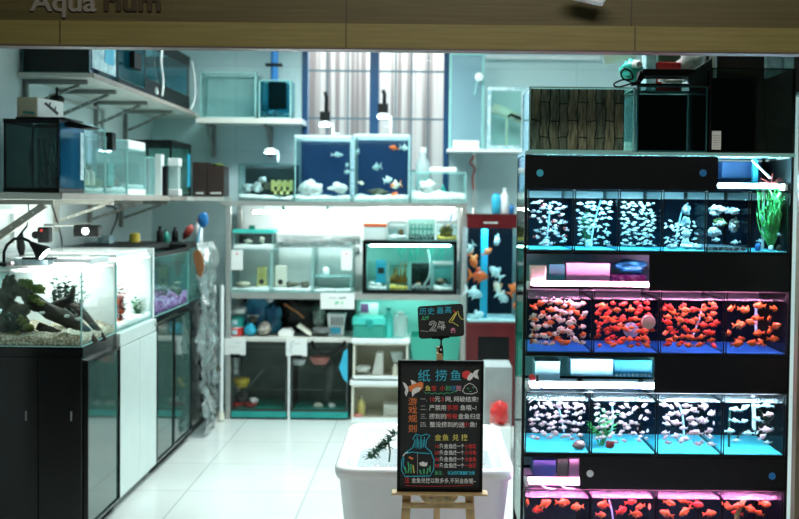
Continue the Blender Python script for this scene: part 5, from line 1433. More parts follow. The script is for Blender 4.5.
TB = [[528.5, 574, 619, 662.5, 706.5, 750, 788.5], [527, 593, 660, 725.5, 788.5], [526, 591, 657, 723, 788], [525, 590, 656, 722, 787]]
TK = {}
tn = [['leftmost', 'second', 'third', 'fourth', 'fifth', 'rightmost'], ['leftmost', 'second', 'third', 'rightmost']]
desc = [['with small red and white fish', 'with pale blue fish', 'crowded with tiny pale fish', 'with fish gathered low', 'with large pale corals', 'with tall bright green plant'],
        ['with orange and white fish', 'crowded with red fish', 'with red fish left of a slanting hose', 'with big orange fish'],
        ['with many pink fish at left', 'with pink fish and a green plant', 'with pink fish massed at right', 'with few striped fish'],
        ['with large red fish', 'with red fish and a pale hose', 'with red fish near the surface', 'with red fish and an arched branch']]
for k in range(4):
    n = len(TB[k]) - 1
    my = (tanks_y[k][0] + tanks_y[k][1]) / 2
    e = [P(x, my, YA).x for x in TB[k]]
    e[0], e[-1] = RX0 + .001, RX1 - .001
    z0, z1 = Zr(tanks_y[k][1]), Zr(tanks_y[k][0])
    for j in range(n):
        nm = (tn[0] if n == 6 else tn[1])[j]
        fl = ['cyanlit_floor', 'bluefloor', 'cyanlit_floor', 'bluefloor'][k]
        if k == 0 and j >= 3: fl = 'cyanlit_floor'
        TK[(k, j)] = (e[j] + .0035, e[j + 1] - .0035, z0, z1, nm)
        tank('rack_tank', f'{nm} tank of the {rows[k]} lit row, {desc[k][j]}', 'aquarium', e[j] + .0035, e[j + 1] - .0035, YA + .002, YZ - .012, z0, z1, glass='glassr', edge='blackm',
             back='navy', floor=fl, water=.86, wmat='water_c', et=.0035, strip=True)

def swim(k, j, n, kinds, nm, L, desc_, **kw):
    x0, x1, z0, z1, pos = TK[(k, j)]
    f = lambda a, c: a + (c - a)
    lb = f'{desc_} in the {pos} tank of the {rows[k]} lit row'
    zlo = z0 + .012 + (z1 - z0) * kw.pop('lo', .02); zhi = z0 + (z1 - z0) * kw.pop('hi', .84)
    shoal(n, kinds, nm, x0 + .008, x1 - .008, YA + .012, YA + .012 + kw.pop('deep', .085), zlo, zhi, L, lb, f'fish in the {pos} tank of the {rows[k]} lit row', **kw)
swim(0, 0, 46, ['rw', 'rw', 'sil'], 'minnow', (.024, .034), 'small red and white fish')
swim(0, 1, 56, ['sil'], 'silver_fish', (.024, .034), 'pale blue silver fish')
swim(0, 2, 95, ['pale', 'sil', 'pale'], 'silver_fish', (.018, .027), 'tiny pale greenish fish')
swim(0, 3, 40, ['sil', 'pale'], 'silver_fish', (.018, .027), 'small pale fish', hi=.55)
swim(0, 4, 5, ['sil'], 'silver_fish', (.04, .055), 'pale fish', deep=.06)
swim(1, 0, 84, ['ow', 'ow', 'or', 'ow'], 'goldfish', (.034, .052), 'orange and white goldfish', hi=.86)
swim(1, 1, 90, ['red', 'red', 'or'], 'goldfish', (.032, .048), 'red goldfish', dens=lambda u, v: .35 if (.25 < u < .7 and .25 < v < .75) else 1)
swim(1, 2, 64, ['or', 'red', 'or'], 'goldfish', (.036, .056), 'red orange goldfish', dens=lambda u, v: 1 if u < .6 else (.9 if v < .35 else .4))
swim(1, 3, 30, ['or', 'or', 'or_b'], 'goldfish', (.048, .072), 'orange goldfish', dens=lambda u, v: 1 if v < .35 or v > .8 else .35)
swim(2, 0, 70, ['pink'], 'cichlid', (.026, .038), 'pink fish', lo=.14)
swim(2, 1, 54, ['pink'], 'cichlid', (.026, .038), 'pink fish', lo=.10)
swim(2, 2, 46, ['pink'], 'cichlid', (.036, .054), 'plump pink fish', lo=.05, sep=.19, dens=lambda u, v: 1 if u > .55 else .12)
swim(2, 3, 16, ['sil', 'sil', 'pink'], 'cichlid', (.04, .058), 'pale striped fish', lo=.1)
swim(3, 0, 22, ['red', 'or'], 'goldfish', (.055, .08), 'large red fish', lo=.45)
swim(3, 1, 18, ['red', 'or'], 'goldfish', (.05, .075), 'red fish', lo=.45)
swim(3, 2, 16, ['red', 'or'], 'goldfish', (.055, .08), 'bright red fish', lo=.45)
swim(3, 3, 9, ['red', 'or'], 'goldfish', (.05, .075), 'dim red fish', lo=.45)

def rp(px, py, d): return P(px, py, YA + d)
def rhose(k, j, pts, d, r=.0035, m='tube'):
    pos = TK[(k, j)][4]
    hose('air_hose', f'pale air hose hanging in the {pos} tank of the {rows[k]} lit row', [rp(x, y, d) for x, y in pts], r, M[m])
rhose(0, 0, [(550, 202), (549, 220), (547, 238)], .22)
rhose(0, 1, [(601, 200), (595, 220), (591, 243)], .22)
rhose(0, 3, [(688, 203), (682, 212), (678, 228), (676, 240)], .22)
rhose(1, 2, [(703, 304), (699, 320), (692, 338)], .12)
rhose(1, 3, [(756, 306), (756, 320), (756, 334)], .16, .006)
rhose(2, 0, [(557, 402), (561, 416), (564, 432)], .18)
rhose(2, 1, [(612, 403), (613, 420), (611, 436)], .18)
rhose(2, 2, [(679, 404), (683, 418), (684, 438)], .14, .004)
rhose(2, 3, [(753, 396), (754, 415), (754, 430)], .14, .008, 'whitep')
rhose(2, 3, [(726, 402), (727, 420), (727, 438)], .2, .005) if False else None
rhose(3, 1, [(609, 500), (612, 512), (614, 530)], .1)
for k, j, px in ((0, 0, 546), (0, 1, 589), (2, 2, 684)):
    z0 = TK[(k, j)][2]
    p = rp(px, 240, .22)
    MB().lathe((p.x, p.y + .001, z0 + .010), [(.012, 0), (.014, .003), (.014, .026), (.006, .03)], 10).build('sponge_filter', M['whitep' if k == 0 else 'haze'], label=f'little sponge filter under the hose in the {TK[(k, j)][4]} tank of the {rows[k]} lit row', cat='filter')
# row 1 decor
x0, x1, z0, z1, _ = TK[(0, 1)]
bush('aquarium_plant', 'green plant among the pale blue fish of the second top row tank', (rp(586, 245, .24).x, YA + .24, z0 + .01), .16, .07, 6, M['leaf'], .03, .012)
x0, x1, z0, z1, _ = TK[(0, 3)]
for k, (px, r) in enumerate(((672, .022), (686, .026), (696, .020))):
    p = rp(px, 249, .06 + .03 * k)
    stone('decor_rock', ['left', 'middle', 'right'][k] + ' white stone on the floor of the fourth top row tank', (p.x, p.y, z0 + .020), (r, .02, .012), M['gravelw'], .3)
cb = MB()
for k, (px, py, r) in enumerate(((703, 210, .018), (702, 222, .02), (704, 234, .018), (701, 243, .018))): 
    p = rp(px, py, .2); p.x = min(p.x, x1 - .03); cb.lump(p, r, r, r * 1.2, .3, 2, 3, k + 3)
cb.build('coral_wall', M['rock'], label='pale coral wall at the right side of the fourth top row tank', cat='coral', smooth=True)
x0, x1, z0, z1, _ = TK[(0, 4)]
for k, (px, py, a, c, m, lb) in enumerate(((716, 209, .032, .020, 'coral', 'round pale coral at the upper left of the fifth top row tank'), (737, 211, .030, .014, 'coral', 'flat pale coral plate at the upper right of the fifth top row tank'),
                                      (714, 232, .026, .020, 'coral', 'pale coral at the lower left of the fifth top row tank'), (733, 226, .016, .028, 'coral', 'upright coral branch at the middle of the fifth top row tank'),
                                      (720, 222, .03, .018, 'moss', 'mossy stone between the corals of the fifth top row tank'), (743, 224, .018, .030, 'rockd', 'dark stone at the right of the fifth top row tank'))):
    p = rp(px, py, .12); p.x = min(max(p.x, x0 + a + .006), x1 - a - .006)
    stone('coral' if m == 'coral' else 'decor_rock', lb, p, (a, .04, c), M[m], .35, 'coral' if m == 'coral' else 'rock', fr=2.4)
bx(x0 + .006, x1 - .006, YA + .02, YZ - .04, z0 + .0095, z0 + .022).build('sand_bed', M['graveld'], label='dark sand bed in the fifth top row tank', cat='sand')
x0, x1, z0, z1, _ = TK[(0, 5)]
b = MB()
base = Vector((rp(771, 245, .10).x, YA + .10, z0 + .012))
for k in range(70):
    a = R.uniform(0, 6.28); q = R.random() ** .5
    top = Vector((base.x + .062 * q * math.cos(a) + .004, base.y + .07 * q * math.sin(a), z0 + R.uniform(.10, .27)))
    top.x = max(x0 + .02, min(top.x, x1 - .012))
    mid = base.lerp(top, .5) + Vector((.3 * (top.x - base.x), 0, .01))
    b.tube([base + Vector((R.uniform(-.006, .006), 0, 0)), mid, top], [.0016, .0022, .0006], 4)
    for f in (.4, .6, .8, .95): b.leaf(base.lerp(top, f), (R.uniform(-1, 1) * .5, R.uniform(-1, .6), .9), .03, .006, .0008, .1)
b.build('aquarium_plant', M['leafb'], label='tall bright green grass plant in the rightmost top row tank', cat='plant')
p = rp(763, 222, .2)
MB().tube([(p.x, p.y, z0 + .012), (p.x, p.y, z1 + .02)], .006, 8).build('riser_pipe', M['whitep'], label='white pipe left of the tall grass plant', cat='pipe')
for k, (px, m, r, lb) in enumerate(((758, 'bluep', .016, 'blue stone at the left corner of the rightmost top row tank'), (771, 'gravelw', .012, 'white pebble at the foot of the tall grass plant'), (783, 'rockd', .014, 'dark pebble at the right of the tall grass plant'))):
    p = rp(px, 249, .05); stone('decor_rock', lb, (min(p.x, x1 - .022), p.y, z0 + .010 + r * .8), (r * .8, r * .8, r), M[m], .2)
swim(0, 5, 2, ['sil'], 'silver_fish', (.03, .036), 'pale fish beside the grass plant', deep=.05)
# row 2 decor
p = rp(656 - 5, 320, .05)
x0, x1, z0, z1, _ = TK[(1, 1)]
MB().lathe((x1 - .035, YA + .03, rp(640, 322, .03).z), [(.006, -.014), (.026, -.01), (.028, .004), (.01, .014)], 14, 'Y').build('suction_cup', mat('pink_cup', (.75, .40, .34), .4), label='pink round suction cup at the right of the second row red fish tank', cat='cup')
MB().lathe((rp(631, 330, .2).x, YA + .2, rp(631, 330, .2).z), [(.006, -.02), (.03, -.01), (.03, .01), (.006, .02)], 12, 'Y').build('round_filter', M['greybox'], label='grey round filter in the middle of the second row red fish tank', cat='filter')
# row 3 decor
x0, x1, z0, z1, _ = TK[(2, 1)]
bush('aquarium_plant', 'green plant among the pink fish of the second third-row tank', (rp(601, 448, .12).x, YA + .12, z0 + .012), .12, .10, 8, M['leafb'], .045, .018)
stone('decor_rock', 'red stone below the green plant of the third row', (rp(610, 448, .06).x, YA + .06, z0 + .027), (.018, .016, .016), M['redp'], .25)
x0, x1, z0, z1, _ = TK[(2, 0)]
stone('decor_rock', 'pink dome stone at the right corner of the leftmost third-row tank', (x1 - .034, YA + .06, z0 + .027), (.026, .02, .018), M['pinkp'], .12)
x0, x1, z0, z1, _ = TK[(2, 3)]
hose('arched_branch', 'thin arched dark branch in the rightmost third-row tank', [rp(735, 442, .1), rp(742, 432, .12), (rp(756, 428, .14)), rp(770, 420, .14), rp(776, 412, .16)], .0035, M['wood_d'], 'branch')
hose('plant_stem', 'dark stem standing at the left of the rightmost third-row tank', [rp(729, 447, .12), rp(729, 430, .12), rp(730, 408, .14)], .0045, M['leafd'], 'plant')
bush('aquarium_plant', 'dark leafy plant at the right of the rightmost third-row tank', (rp(770, 446, .22).x, YA + .22, z0 + .012), .16, .10, 12, M['leafd'], .05, .02)
# row 4 decor
hose('arched_branch', 'pale green arched branch in the rightmost bottom-row tank', [rp(735, 535, .05), rp(738, 512, .05), rp(745, 499, .06), rp(754, 497, .08)], .010, M['moss'], 'branch')

# bay contents seen through the openings
def bay(px0, px1, py0, py1, d0, d1, m, name, label, cat, bev=.002):
    x0, x1, z0, z1 = rect(px0, py0, px1, py1, YA + d0)
    return bx(x0, x1, YA + d0, YA + d1, z0, z1).build(name, M[m], label=label, cat=cat, bevel=bev)
bay(530, 546, 265.5, 287.5, .02, .055, 'cream', 'sponge', 'beige sponge block in the pink lit bay over the second row', 'sponge', .004)
bay(566.5, 610, 263, 281, .17, .30, 'pinklit_white', 'filter_box', 'white filter box in the pink lit bay over the second row', 'box')
bay(549, 565, 264, 280, .18, .28, 'tealp', 'sponge', 'teal sponge left of the white box in the pink lit bay', 'sponge')
MB().lump(rp(629, 266, .24), .07, .07, .03, .3, 2, 3, 3).build('wet_bag', M['cyanp'], label='crumpled blue bag at the right in the pink lit bay', cat='bag', smooth=True)
bay(612, 646, 275, 283, .18, .3, 'gravelp', 'gravel_tray', 'purple gravel tray under the blue bag in the pink lit bay', 'tray')
bay(530, 643, 286.2, 289, .004, .02, 'blackm', 'overflow_grate', 'dark slotted rail along the bottom of the pink lit bay', 'rail')
bay(535, 560, 361, 380, .16, .28, 'cyanlit_white', 'filter_box', 'left white box in the cyan lit bay over the third row', 'box')
bay(571, 613, 359, 376, .16, .28, 'cyanlit_white', 'filter_box', 'wide white box in the middle of the cyan lit bay', 'box')
bay(614, 652, 360, 377, .20, .30, 'cyanp', 'filter_tray', 'blue tray with pebbles at the right of the cyan lit bay', 'tray')
for k in range(9):
    p = rp(616.5 + 4.1 * k, 375.0, .19); stone('pebble', 'small pale pebble lying along the blue tray of the cyan lit bay', p, (.006, .006, .006), M['gravelw'], .2, group='pebbles by the blue tray')
for k, (a, c) in enumerate(((540, 584), (595, 650))):
    x0, x1, z0, z1 = rect(a, 384.5, c, 390, YA + .01)
    t = thing('drip_grate', ['left dark slotted grate along the cyan lit bay', 'right dark slotted grate along the cyan lit bay'][k], 'grate', ((x0 + x1) / 2, YA + .01, z0))
    bx(x0, x1, YA + .012, YA + .018, z0, z1).build('plate', M['navyb'], t)
    n = 7
    for q in range(n): 
        xx = x0 + (x1 - x0) * (q + .5) / n
        bx(xx - .002, xx + .002, YA + .010, YA + .0118, z0 + .003, z1 - .003).build('rib', M['edge'], t)
p = rp(531, 378, .0)
MB().lathe((p.x + .006, YA + .02, p.z), [(.006, -.012), (.013, -.008), (.013, .008), (.006, .012)], 12, 'Y').build('valve', M['redp'], label='red round valve knob at the left of the cyan lit bay', cat='valve')
bay(536, 538.5, 375.5, 382, .01, .02, 'ink', 'hose_clip', 'small black clip next to the red valve knob', 'clip', 0)
bay(533, 556, 460, 476, .18, .3, 'bluep', 'filter_box', 'dark blue box in the purple lit bay over the bottom row', 'box')
bay(557, 568, 458.5, 476, .2, .3, 'leaf', 'sponge', 'green sponge in the purple lit bay over the bottom row', 'sponge')
bay(569, 579, 458.5, 478, .2, .3, 'whitep', 'filter_box', 'pale box at the right of the purple lit bay', 'box')
for k, x in enumerate((541, 560)): hose('cable_loop', ['left', 'right'][k] + ' pale cable loop in front of the purple lit bay', [rp(x, 480, .03), rp(x + 2, 486, .03), rp(x + 8, 488.6, .03), rp(x + 14, 488.8, .03)], .002, M['logo'])
# cyan opening at the right of the top bay
bay(722, 752, 162, 178, .2, .3, 'navyb', 'filter_box', 'dark blue box in the cyan opening at the top right', 'box')
p = rp(758.5, 170, .12)
bx(p.x - .010, p.x + .010, YA + .16, YA + .18, Zr(188), Zr(157)).build('riser_pipe', M['dotc'], label='cyan upright pipe in the opening at the top right', cat='pipe')
MB().tube([rp(752, 160, .04), rp(770, 178, .05)], .004, 6).build('thin_rod', M['tube'], label='thin slanting rod before the cyan upright pipe', cat='rod')
tc_ = rp(771, 189, .06)
tf = MB()
for k in range(5): tf.leaf(tc_ + Vector((0, 0, .018)), (math.cos(k * .9 - .3), 0, .5 + .3 * math.sin(k)), .05, .008, .001, .15)
tf.build('red_plant', M['leafr'], label='red leaf tips rising over the rightmost top row tank', cat='plant')
x0, x1, z0, z1 = rect(716, 183.5, 775, 189.0, YA + .015)
tl = thing('tube_light', 'bright cyan tube light in the opening at the top right', 'lamp', ((x0 + x1) / 2, YA + .03, z0))
M['led_row0b'] = emis('led_cyan_tube', (.35, .9, 1), 9)
MB().tube([(x0 + .008, YA + .03, (z0 + z1) / 2), (x1 - .008, YA + .03, (z0 + z1) / 2)], .0085, 10).build('tube', M['led_row0b'], tl)
for x in (x0 - .002, x1 - .0075): MB().tube([(x, YA + .03, (z0 + z1) / 2), (x + .0095, YA + .03, (z0 + z1) / 2)], .010, 10).build('end_cap', M['whitep'], tl)

# ---- on top of the rack
zt = Zr(152.2) + .002
x0, x1 = P(529, 120, YA).x, P(634.5, 120, YA).x
z1 = P(580, 87, YA).z
bt = tank('display_tank', 'clear tank with a bark-textured back panel on the rack top', 'aquarium', x0, x1, YA + .002, YA + .3, zt, z1, glass='glassg', et=.005)
bx(x0 + .008, P(624, 120, YA + .02).x, YA + .02, YA + .05, zt + .006, z1 - .006).build('bark_panel', M['bark'], bt)
x0, x1 = P(637, 120, YA).x, P(707.5, 120, YA).x
z1 = P(672, 86, YA).z
tank('display_tank', 'plain black-backed tank in the middle of the rack top', 'aquarium', x0, x1, YA + .004, YA + .36, zt, z1, glass='glassd', back='darkback', edge='edged', side='darkback', et=.006)
x0, x1 = P(710, 120, YA).x, RX1 + .012
z1 = P(752, 68, YA).z
b = tank('display_tank', 'tall black tank with white barcode label at the right of the rack top', 'aquarium', x0, x1, YA + .004, YA + .36, zt, z1, glass='glassd', back='blackm', edge='blackm', side='blackm', et=.006)
bx(x1 - .010, x1 - .0055, YA + .010, YA + .345, zt + .006, z1 - .004).build('side_panel', M['blackm'], b)
x_, x2, z_, z2 = rect(712, 131, 721, 149.5, YA)
lb = bx(x_, x2, YA + .0005, YA + .0028, z_, z2).build('barcode_label', M['paper'], b, label='white barcode sticker')
for q in range(6): bx(x_ + .004, x2 - .004, YA - .0004, YA + .0003, z_ + .006 + q * .009, z_ + .009 + q * .009).build('print_line', M['ch_grey'], lb)
# black lamp on legs above the middle tank
t = thing('aquarium_lamp', 'black aquarium lamp on legs over the middle black tank', 'lamp', P(668, 86, YA + .12))
x0, x1, z0, z1 = rect(641, 70, 694, 76.5, YA + .1)
bx(x0, x1, YA + .06, YA + .2, z0, z1).build('body', M['blackm'], t, bevel=.004)
MB().prism([P(641, 70, YA + .06), P(637, 80, YA + .06), P(632, 83, YA + .06), P(632, 86, YA + .06), P(640, 84, YA + .06), P(645, 77, YA + .06)], (0, .03, 0)).build('leg', M['blackm'], t)
MB().prism([P(694, 70, YA + .06), P(712, 58, YA + .06), P(713, 84, YA + .06), P(700, 84.5, YA + .06), P(690, 84, YA + .06), P(688, 77, YA + .06)], (0, .03, 0)).build('leg', mat('bracket_slate', (.02, .045, .05), .5), t)
bx(P(638, 84, YA + .1).x, P(690, 84, YA + .1).x, YA + .1, YA + .14, P(660, 85.8, YA + .1).z + .001, P(660, 84, YA + .1).z + .002).build('crossbar', M['blackm'], t)
hose('lamp_cable', 'black cable looping at the left end of the black lamp', [P(640, 81, YA + .04), P(630, 84, YA + .03), P(618, 87, YA + .03), P(614, 84, YA + .03), P(622, 80, YA + .03), P(632, 79, YA + .03), P(631, 72, YA + .04), P(625, 69, YA + .04), P(621, 73, YA + .03), P(624, 79, YA + .03), P(636, 84, YA + .04)], .0035, M['blackm'], 'cable')
# clutter behind on the rack top, standing on a board at the tank tops
zc = P(655, 86.5, YA + .2).z
def clutter(nm, lb, cat, fn): return fn
hp = thing('hanging_poster', 'cream paper sheet hanging above the bark-backed tank', 'poster', P(620, 60, YA + .42))
MB().prism([P(602, 50, YA + .42), P(640, 50, YA + .42), P(636, 58, YA + .42), P(605, 65, YA + .42)], (0, .006, 0)).build('sheet', M['cream'], hp)
p = P(615, 51, YA + .423)
MB().tube([p, (p.x, p.y, 2.949)], .002, 5).build('string', M['whitep'], hp)
MB().lump(P(631, 72, YA + .36), .05, .04, .055, .3, 1.8, 3, 2).build('plastic_bag', M['tealpb'], label='teal plastic bag behind the black lamp cable', cat='bag', smooth=True)
MB().lump(P(637, 64, YA + .315), .022, .02, .018, .25, 1.8, 3, 6).build('plastic_bag', M['bag'], label='pale knotted pouch on the teal bag', cat='bag', smooth=True)
def clt(a, y0_, c, y1_, d, dp, m, nm, lb, cat):
    x0, x1, z0, z1 = rect(a, y0_, c, y1_, YA + d)
    return bx(x0, x1, YA + d, YA + d + dp, z0, z1).build(nm, M[m], label=lb, cat=cat, bevel=.003)
x0, x1, z0, z1 = rect(600, 85, 800, 88, YA + .37)
bx(x0, x1, YA + .362, YA + .60, zc - .012, zc).build('storage_board', M['edge'], label='board behind the rack top carrying cartons and bags', cat='board')
bx(x0 + .05, x0 + .08, YA + .5, YA + .53, 0, zc - .0125).build('board_post', M['grey'], label='left upright carrying the board behind the rack', cat='post')
bx(x1 - .08, x1 - .05, YA + .5, YA + .53, 0, zc - .0125).build('board_post', M['grey'], label='right upright carrying the board behind the rack', cat='post')
def std(a, y0_, c, m, nm, lb, d=.40, dp=.1):
    x0, x1, _, z1 = rect(a, y0_, c, 86, YA + d)
    return bx(x0, x1, YA + d, YA + d + dp, zc + .001, z1).build(nm, M[m], label=lb, cat='box', bevel=.003)
std(646, 50, 656, 'scr', 'carton', 'tall pale blue carton standing behind the black lamp')
std(657, 62, 681, 'redp', 'carton', 'red carton standing behind the black lamp')
std(658, 48, 682, 'leafd', 'carton', 'dark green carton behind the red carton', .52, .07)
MB().lump(P(690, 66, YA + .44), .065, .04, .065, .35, 2.2, 3, 8).build('plastic_bag', M['bag'], label='crumpled white bag right of the red carton', cat='bag', smooth=True)
MB().lump(P(672, 81, YA + .38), .06, .02, .018, .3, 2.2, 3, 18).build('plastic_bag', M['gravelw'], label='white pouch seen beneath the black lamp', cat='bag', smooth=True)
slotc = std(696, 50, 716, 'cream', 'carton', 'cream carton with dark openings at the right behind the black lamp', .5, .08)
for k, (a, c) in enumerate(((698, 702), (706, 709))):
    x0, x1, z0, z1 = rect(a, 56, c, 66, YA + .498)
    bx(x0, x1, YA + .4965, YA + .4995, z0, z1).build('dark_slot', M['ink'], slotc)
x0, x1, _, z1 = rect(717, 50, 812, 66, YA + .55)
bx(x0, x1, YA + .55, YA + .58, zc + .001, z1).build('dark_board', M['brownbox'], label='dark brown board behind the tall black tank', cat='board')
for k, (a, y0_, c, y1_) in enumerate(((766, 55, 782, 64), (784, 55, 794, 63))): std(a, y0_, c, 'scr', 'carton', ['left', 'right'][k] + ' small grey carton over the tall black tank', .46, .03)

# ================================================================== white tub
p00, p01 = P(333, 470, 4.12), P(515, 471, 4.12)
tx0, tx1 = p00.x, p01.x
ty0, ty1 = 4.12, 5.0
tz = P(424, 470, 4.12).z
tub = thing('water_tub', 'big white plastic tub of water behind the chalkboard easel', 'tub', ((tx0 + tx1) / 2, (ty0 + ty1) / 2, 0))
b = MB()
def rr(x0, x1, y0, y1, z, r, n=6):
    o = []
    for cx, cy, a0 in ((x1 - r, y1 - r, 0), (x0 + r, y1 - r, 90), (x0 + r, y0 + r, 180), (x1 - r, y0 + r, 270)):
        for k in range(n + 1):
            a = rad(a0 + 90 * k / n); o.append(b.b.verts.new((cx + r * math.cos(a), cy + r * math.sin(a), z)))
    return o
def rring(d, z, r): return rr(tx0 + d, tx1 - d, ty0 + d, ty1 - d, z, r)
loops = [rring(.075, .0, .05), rring(.06, .02, .06), rring(.016, tz - .05, .07), rring(.006, tz - .045, .08), rring(0, tz - .03, .085), rring(0, tz - .008, .085), rring(.008, tz, .08), rring(.036, tz, .06),
         rring(.044, tz - .008, .055), rring(.085, .04, .05), rring(.10, .03, .04)]
for a, c in zip(loops, loops[1:]):
    for k in range(len(a)): b._face((a[k], a[(k + 1) % len(a)], c[(k + 1) % len(a)], c[k]))
b._face(loops[0][::-1]); b._face(loops[-1])
b.build('body', M['tub'], tub, smooth=True)
b = MB(); zw = tz - .10
lo = rr(tx0 + .058, tx1 - .058, ty0 + .058, ty1 - .058, zw, .05)
l2 = rr(tx0 + .058, tx1 - .058, ty0 + .058, ty1 - .058, zw - .003, .05)
b._face(lo); b._face(l2[::-1])
for k in range(len(lo)): b._face((lo[k], lo[(k + 1) % len(lo)], l2[(k + 1) % len(lo)], l2[k]))
b.build('water', M['calm'], tub)
b = MB()
st = [P(371, 458, 4.55), P(377, 450, 4.52), P(385, 447, 4.5), P(389, 439, 4.48), P(396, 433, 4.46)]
b.tube(st, [.006, .006, .005, .004, .002], 6)
b.tube([P(388, 440, 4.48), P(390, 452, 4.47), P(389, 462, 4.46)], .004, 5)
for k in range(60):
    i = R.randrange(4); q = st[i].lerp(st[i + 1], R.random())
    b.leaf(q + Vector((R.uniform(-.01, .01), 0, R.uniform(-.005, .01))), (R.uniform(-1, 1), R.uniform(-1, .5), R.uniform(-.2, 1)), .030, .015)
for k in range(8): b.leaf(P(369 + k * .6, 457, 4.55), (R.uniform(-1, 1), R.uniform(-1, .5), R.uniform(-.1, .6)), .036, .017)
b.build('leafy_branch', M['leafd'], label='dark green leafy branch sticking out of the white tub', cat='branch')

# grey crate with red bag right of the tub
x0, x1, z0, z1 = rect(485, 367, 512, 402, 6.5)
g = thing('crate', 'grey crate with pink paper standing beyond the tub beside the fish rack', 'crate', ((x0 + x1) / 2, 6.5, 0))
bx(x0, x1, 6.5, 6.8, .0, z1).build('body', M['greybox'], g, bevel=.004)
bx(x0 + .03, x1 - .02, 6.4945, 6.4995, P(495, 424, 6.5).z, P(495, 403, 6.5).z).build('pink_sheet', M['pinkp'], g)
bx(P(491, 430, 6.42).x, P(510, 430, 6.42).x, 6.36, 6.49, 0, .205).build('white_box', M['whitep'], label='low white box before the grey crate', cat='box')
MB().lump((P(499, 414, 6.43).x, 6.43, .277), .052, .045, .07, .2, 1.8, 3, 5).build('red_bag', M['redp'], label='red bag against the grey crate behind the tub', cat='bag', smooth=True)

# ================================================================== chalkboard easel
YE = 3.80
x0, x1, z0, z1 = rect(397.5, 360.5, 483, 491.5, YE)
ea = thing('chalkboard_easel', 'chalkboard with coloured Chinese writing on a pale pine easel', 'easel', ((x0 + x1) / 2, YE + .1, 0))
bd = bx(x0 + .006, x1 - .006, YE, YE + .008, z0 + .006, z1 - .006).build('board', M['board'], ea)
MB().vframe(x0, x1, z0, z1, YE - .006, YE + .012, .010).build('board_frame', M['blackm'], bd)
lx0, lx1, lz0, lz1 = rect(391.5, 491.7, 487.5, 494.3, YE - .01)
bx(lx0, lx1, YE - .03, YE + .03, lz0, z0 - .0005).build('ledge', M['easel'], ea, bevel=.002)
def leg(pa, pb, w, Y, Y2, nm='leg'):
    a, c = P(*pa, Y), P(*pb, Y2)
    if a.z > 0.0 and c.z > 0: pass
    d = (c - a).normalized(); s_ = Vector((1, 0, 0)) * w / 2
    f = Vector((0, .018, 0))
    q = MB()
    v = [q.b.verts.new(p) for p in (a - s_, a + s_, a + s_ + f, a - s_ + f, c - s_, c + s_, c + s_ + f, c - s_ + f)]
    for i in ((0, 1, 2, 3), (4, 7, 6, 5), (0, 4, 5, 1), (1, 5, 6, 2), (2, 6, 7, 3), (3, 7, 4, 0)): q._face([v[k] for k in i])
    return q.build(nm, M['easel'], ea)
def lowto(px_t, py_t, px_b, Y):    # leg from a point behind the board down to the floor
    a = P(px_t, py_t, Y); 
    c = P(px_b, 519, Y); k = a.z / (a.z - c.z)
    return a, a.lerp(c, k)
for px_t, px_b in ((408, 405.5), (468, 470.5)):
    a, c = lowto(px_t, 470, px_b, YE + .014)
    s_ = Vector((.0145, 0, 0)); f = Vector((0, .018, 0)); q = MB()
    v = [q.b.verts.new(p) for p in (a - s_, a + s_, a + s_ + f, a - s_ + f, c - s_, c + s_, c + s_ + f, c - s_ + f)]
    for i in ((0, 1, 2, 3), (4, 7, 6, 5), (0, 4, 5, 1), (1, 5, 6, 2), (2, 6, 7, 3), (3, 7, 4, 0)): q._face([v[k] for k in i])
    q.build('leg', M['easel'], ea)
a = P(440, 347, YE + .05); c = Vector((P(436, 519, YE + .22).x, YE + .24, 0))
s_ = Vector((.011, 0, 0)); f = Vector((0, .018, 0)); q = MB()
v = [q.b.verts.new(p) for p in (a - s_, a + s_, a + s_ + f, a - s_ + f, c - s_, c + s_, c + s_ + f, c - s_ + f)]
for i in ((0, 1, 2, 3), (4, 7, 6, 5), (0, 4, 5, 1), (1, 5, 6, 2), (2, 6, 7, 3), (3, 7, 4, 0)): q._face([v[k] for k in i])
q.build('rear_leg', M['easel'], ea)
rx0, rx1, rz0, rz1 = rect(402, 503, 474, 509, YE - .004)
bx(rx0, rx1, YE + .0, YE + .013, rz0, rz1).build('crossbar', M['easel'], ea, bevel=.002)
MB().prism([P(419, 494.5, YE - .012), P(459, 494.5, YE - .012), P(456, 500, YE - .012), P(452, 503.5, YE - .012), P(427, 503.5, YE - .012), P(422, 500, YE - .012)], (0, .010, 0)).build('bracket_plate', M['easel'], ea)
for px in (431.5, 446.5):
    p = P(px, 498.5, YE - .013)
    MB().lathe((p.x, p.y, p.z), [(.001, -.002), (.004, -.001), (.004, .002)], 8, 'Y').build('screw', M['bone'], ea)
YT = YE - .0008
n_ = [0]
def ch(body, px, py, size, col, wsc=1.0, nm='chalk_lettering', bold=.03, tilt=0.0):
    return text(body, px, py, size, YT, M['ch_' + col], bd, nm, bold, .0005, tilt, wscale=wsc)
ch('纸', 417.5, 380.5, 13.2, 'cyan', nm='title_lettering'); ch('捞', 435, 380, 12.5, 'cyan', nm='title_lettering'); ch('鱼', 450, 379.5, 11.5, 'cyan', nm='title_lettering')
for s_, x, c_ in (('鱼', 425, 'yellow'), ('宝', 431, 'red'), ('小', 439.5, 'red'), ('划', 445, 'green'), ('优', 450.5, 'blue'), ('胜', 456, 'pink')): ch(s_, x, 390.3, 5.8, c_, nm='subtitle_lettering')
for s_, y in (('游', 404.5), ('戏', 413), ('规', 421.5), ('则', 431.5)): ch(s_, 408, y, 8.2, 'orange', 1.15, 'side_lettering')
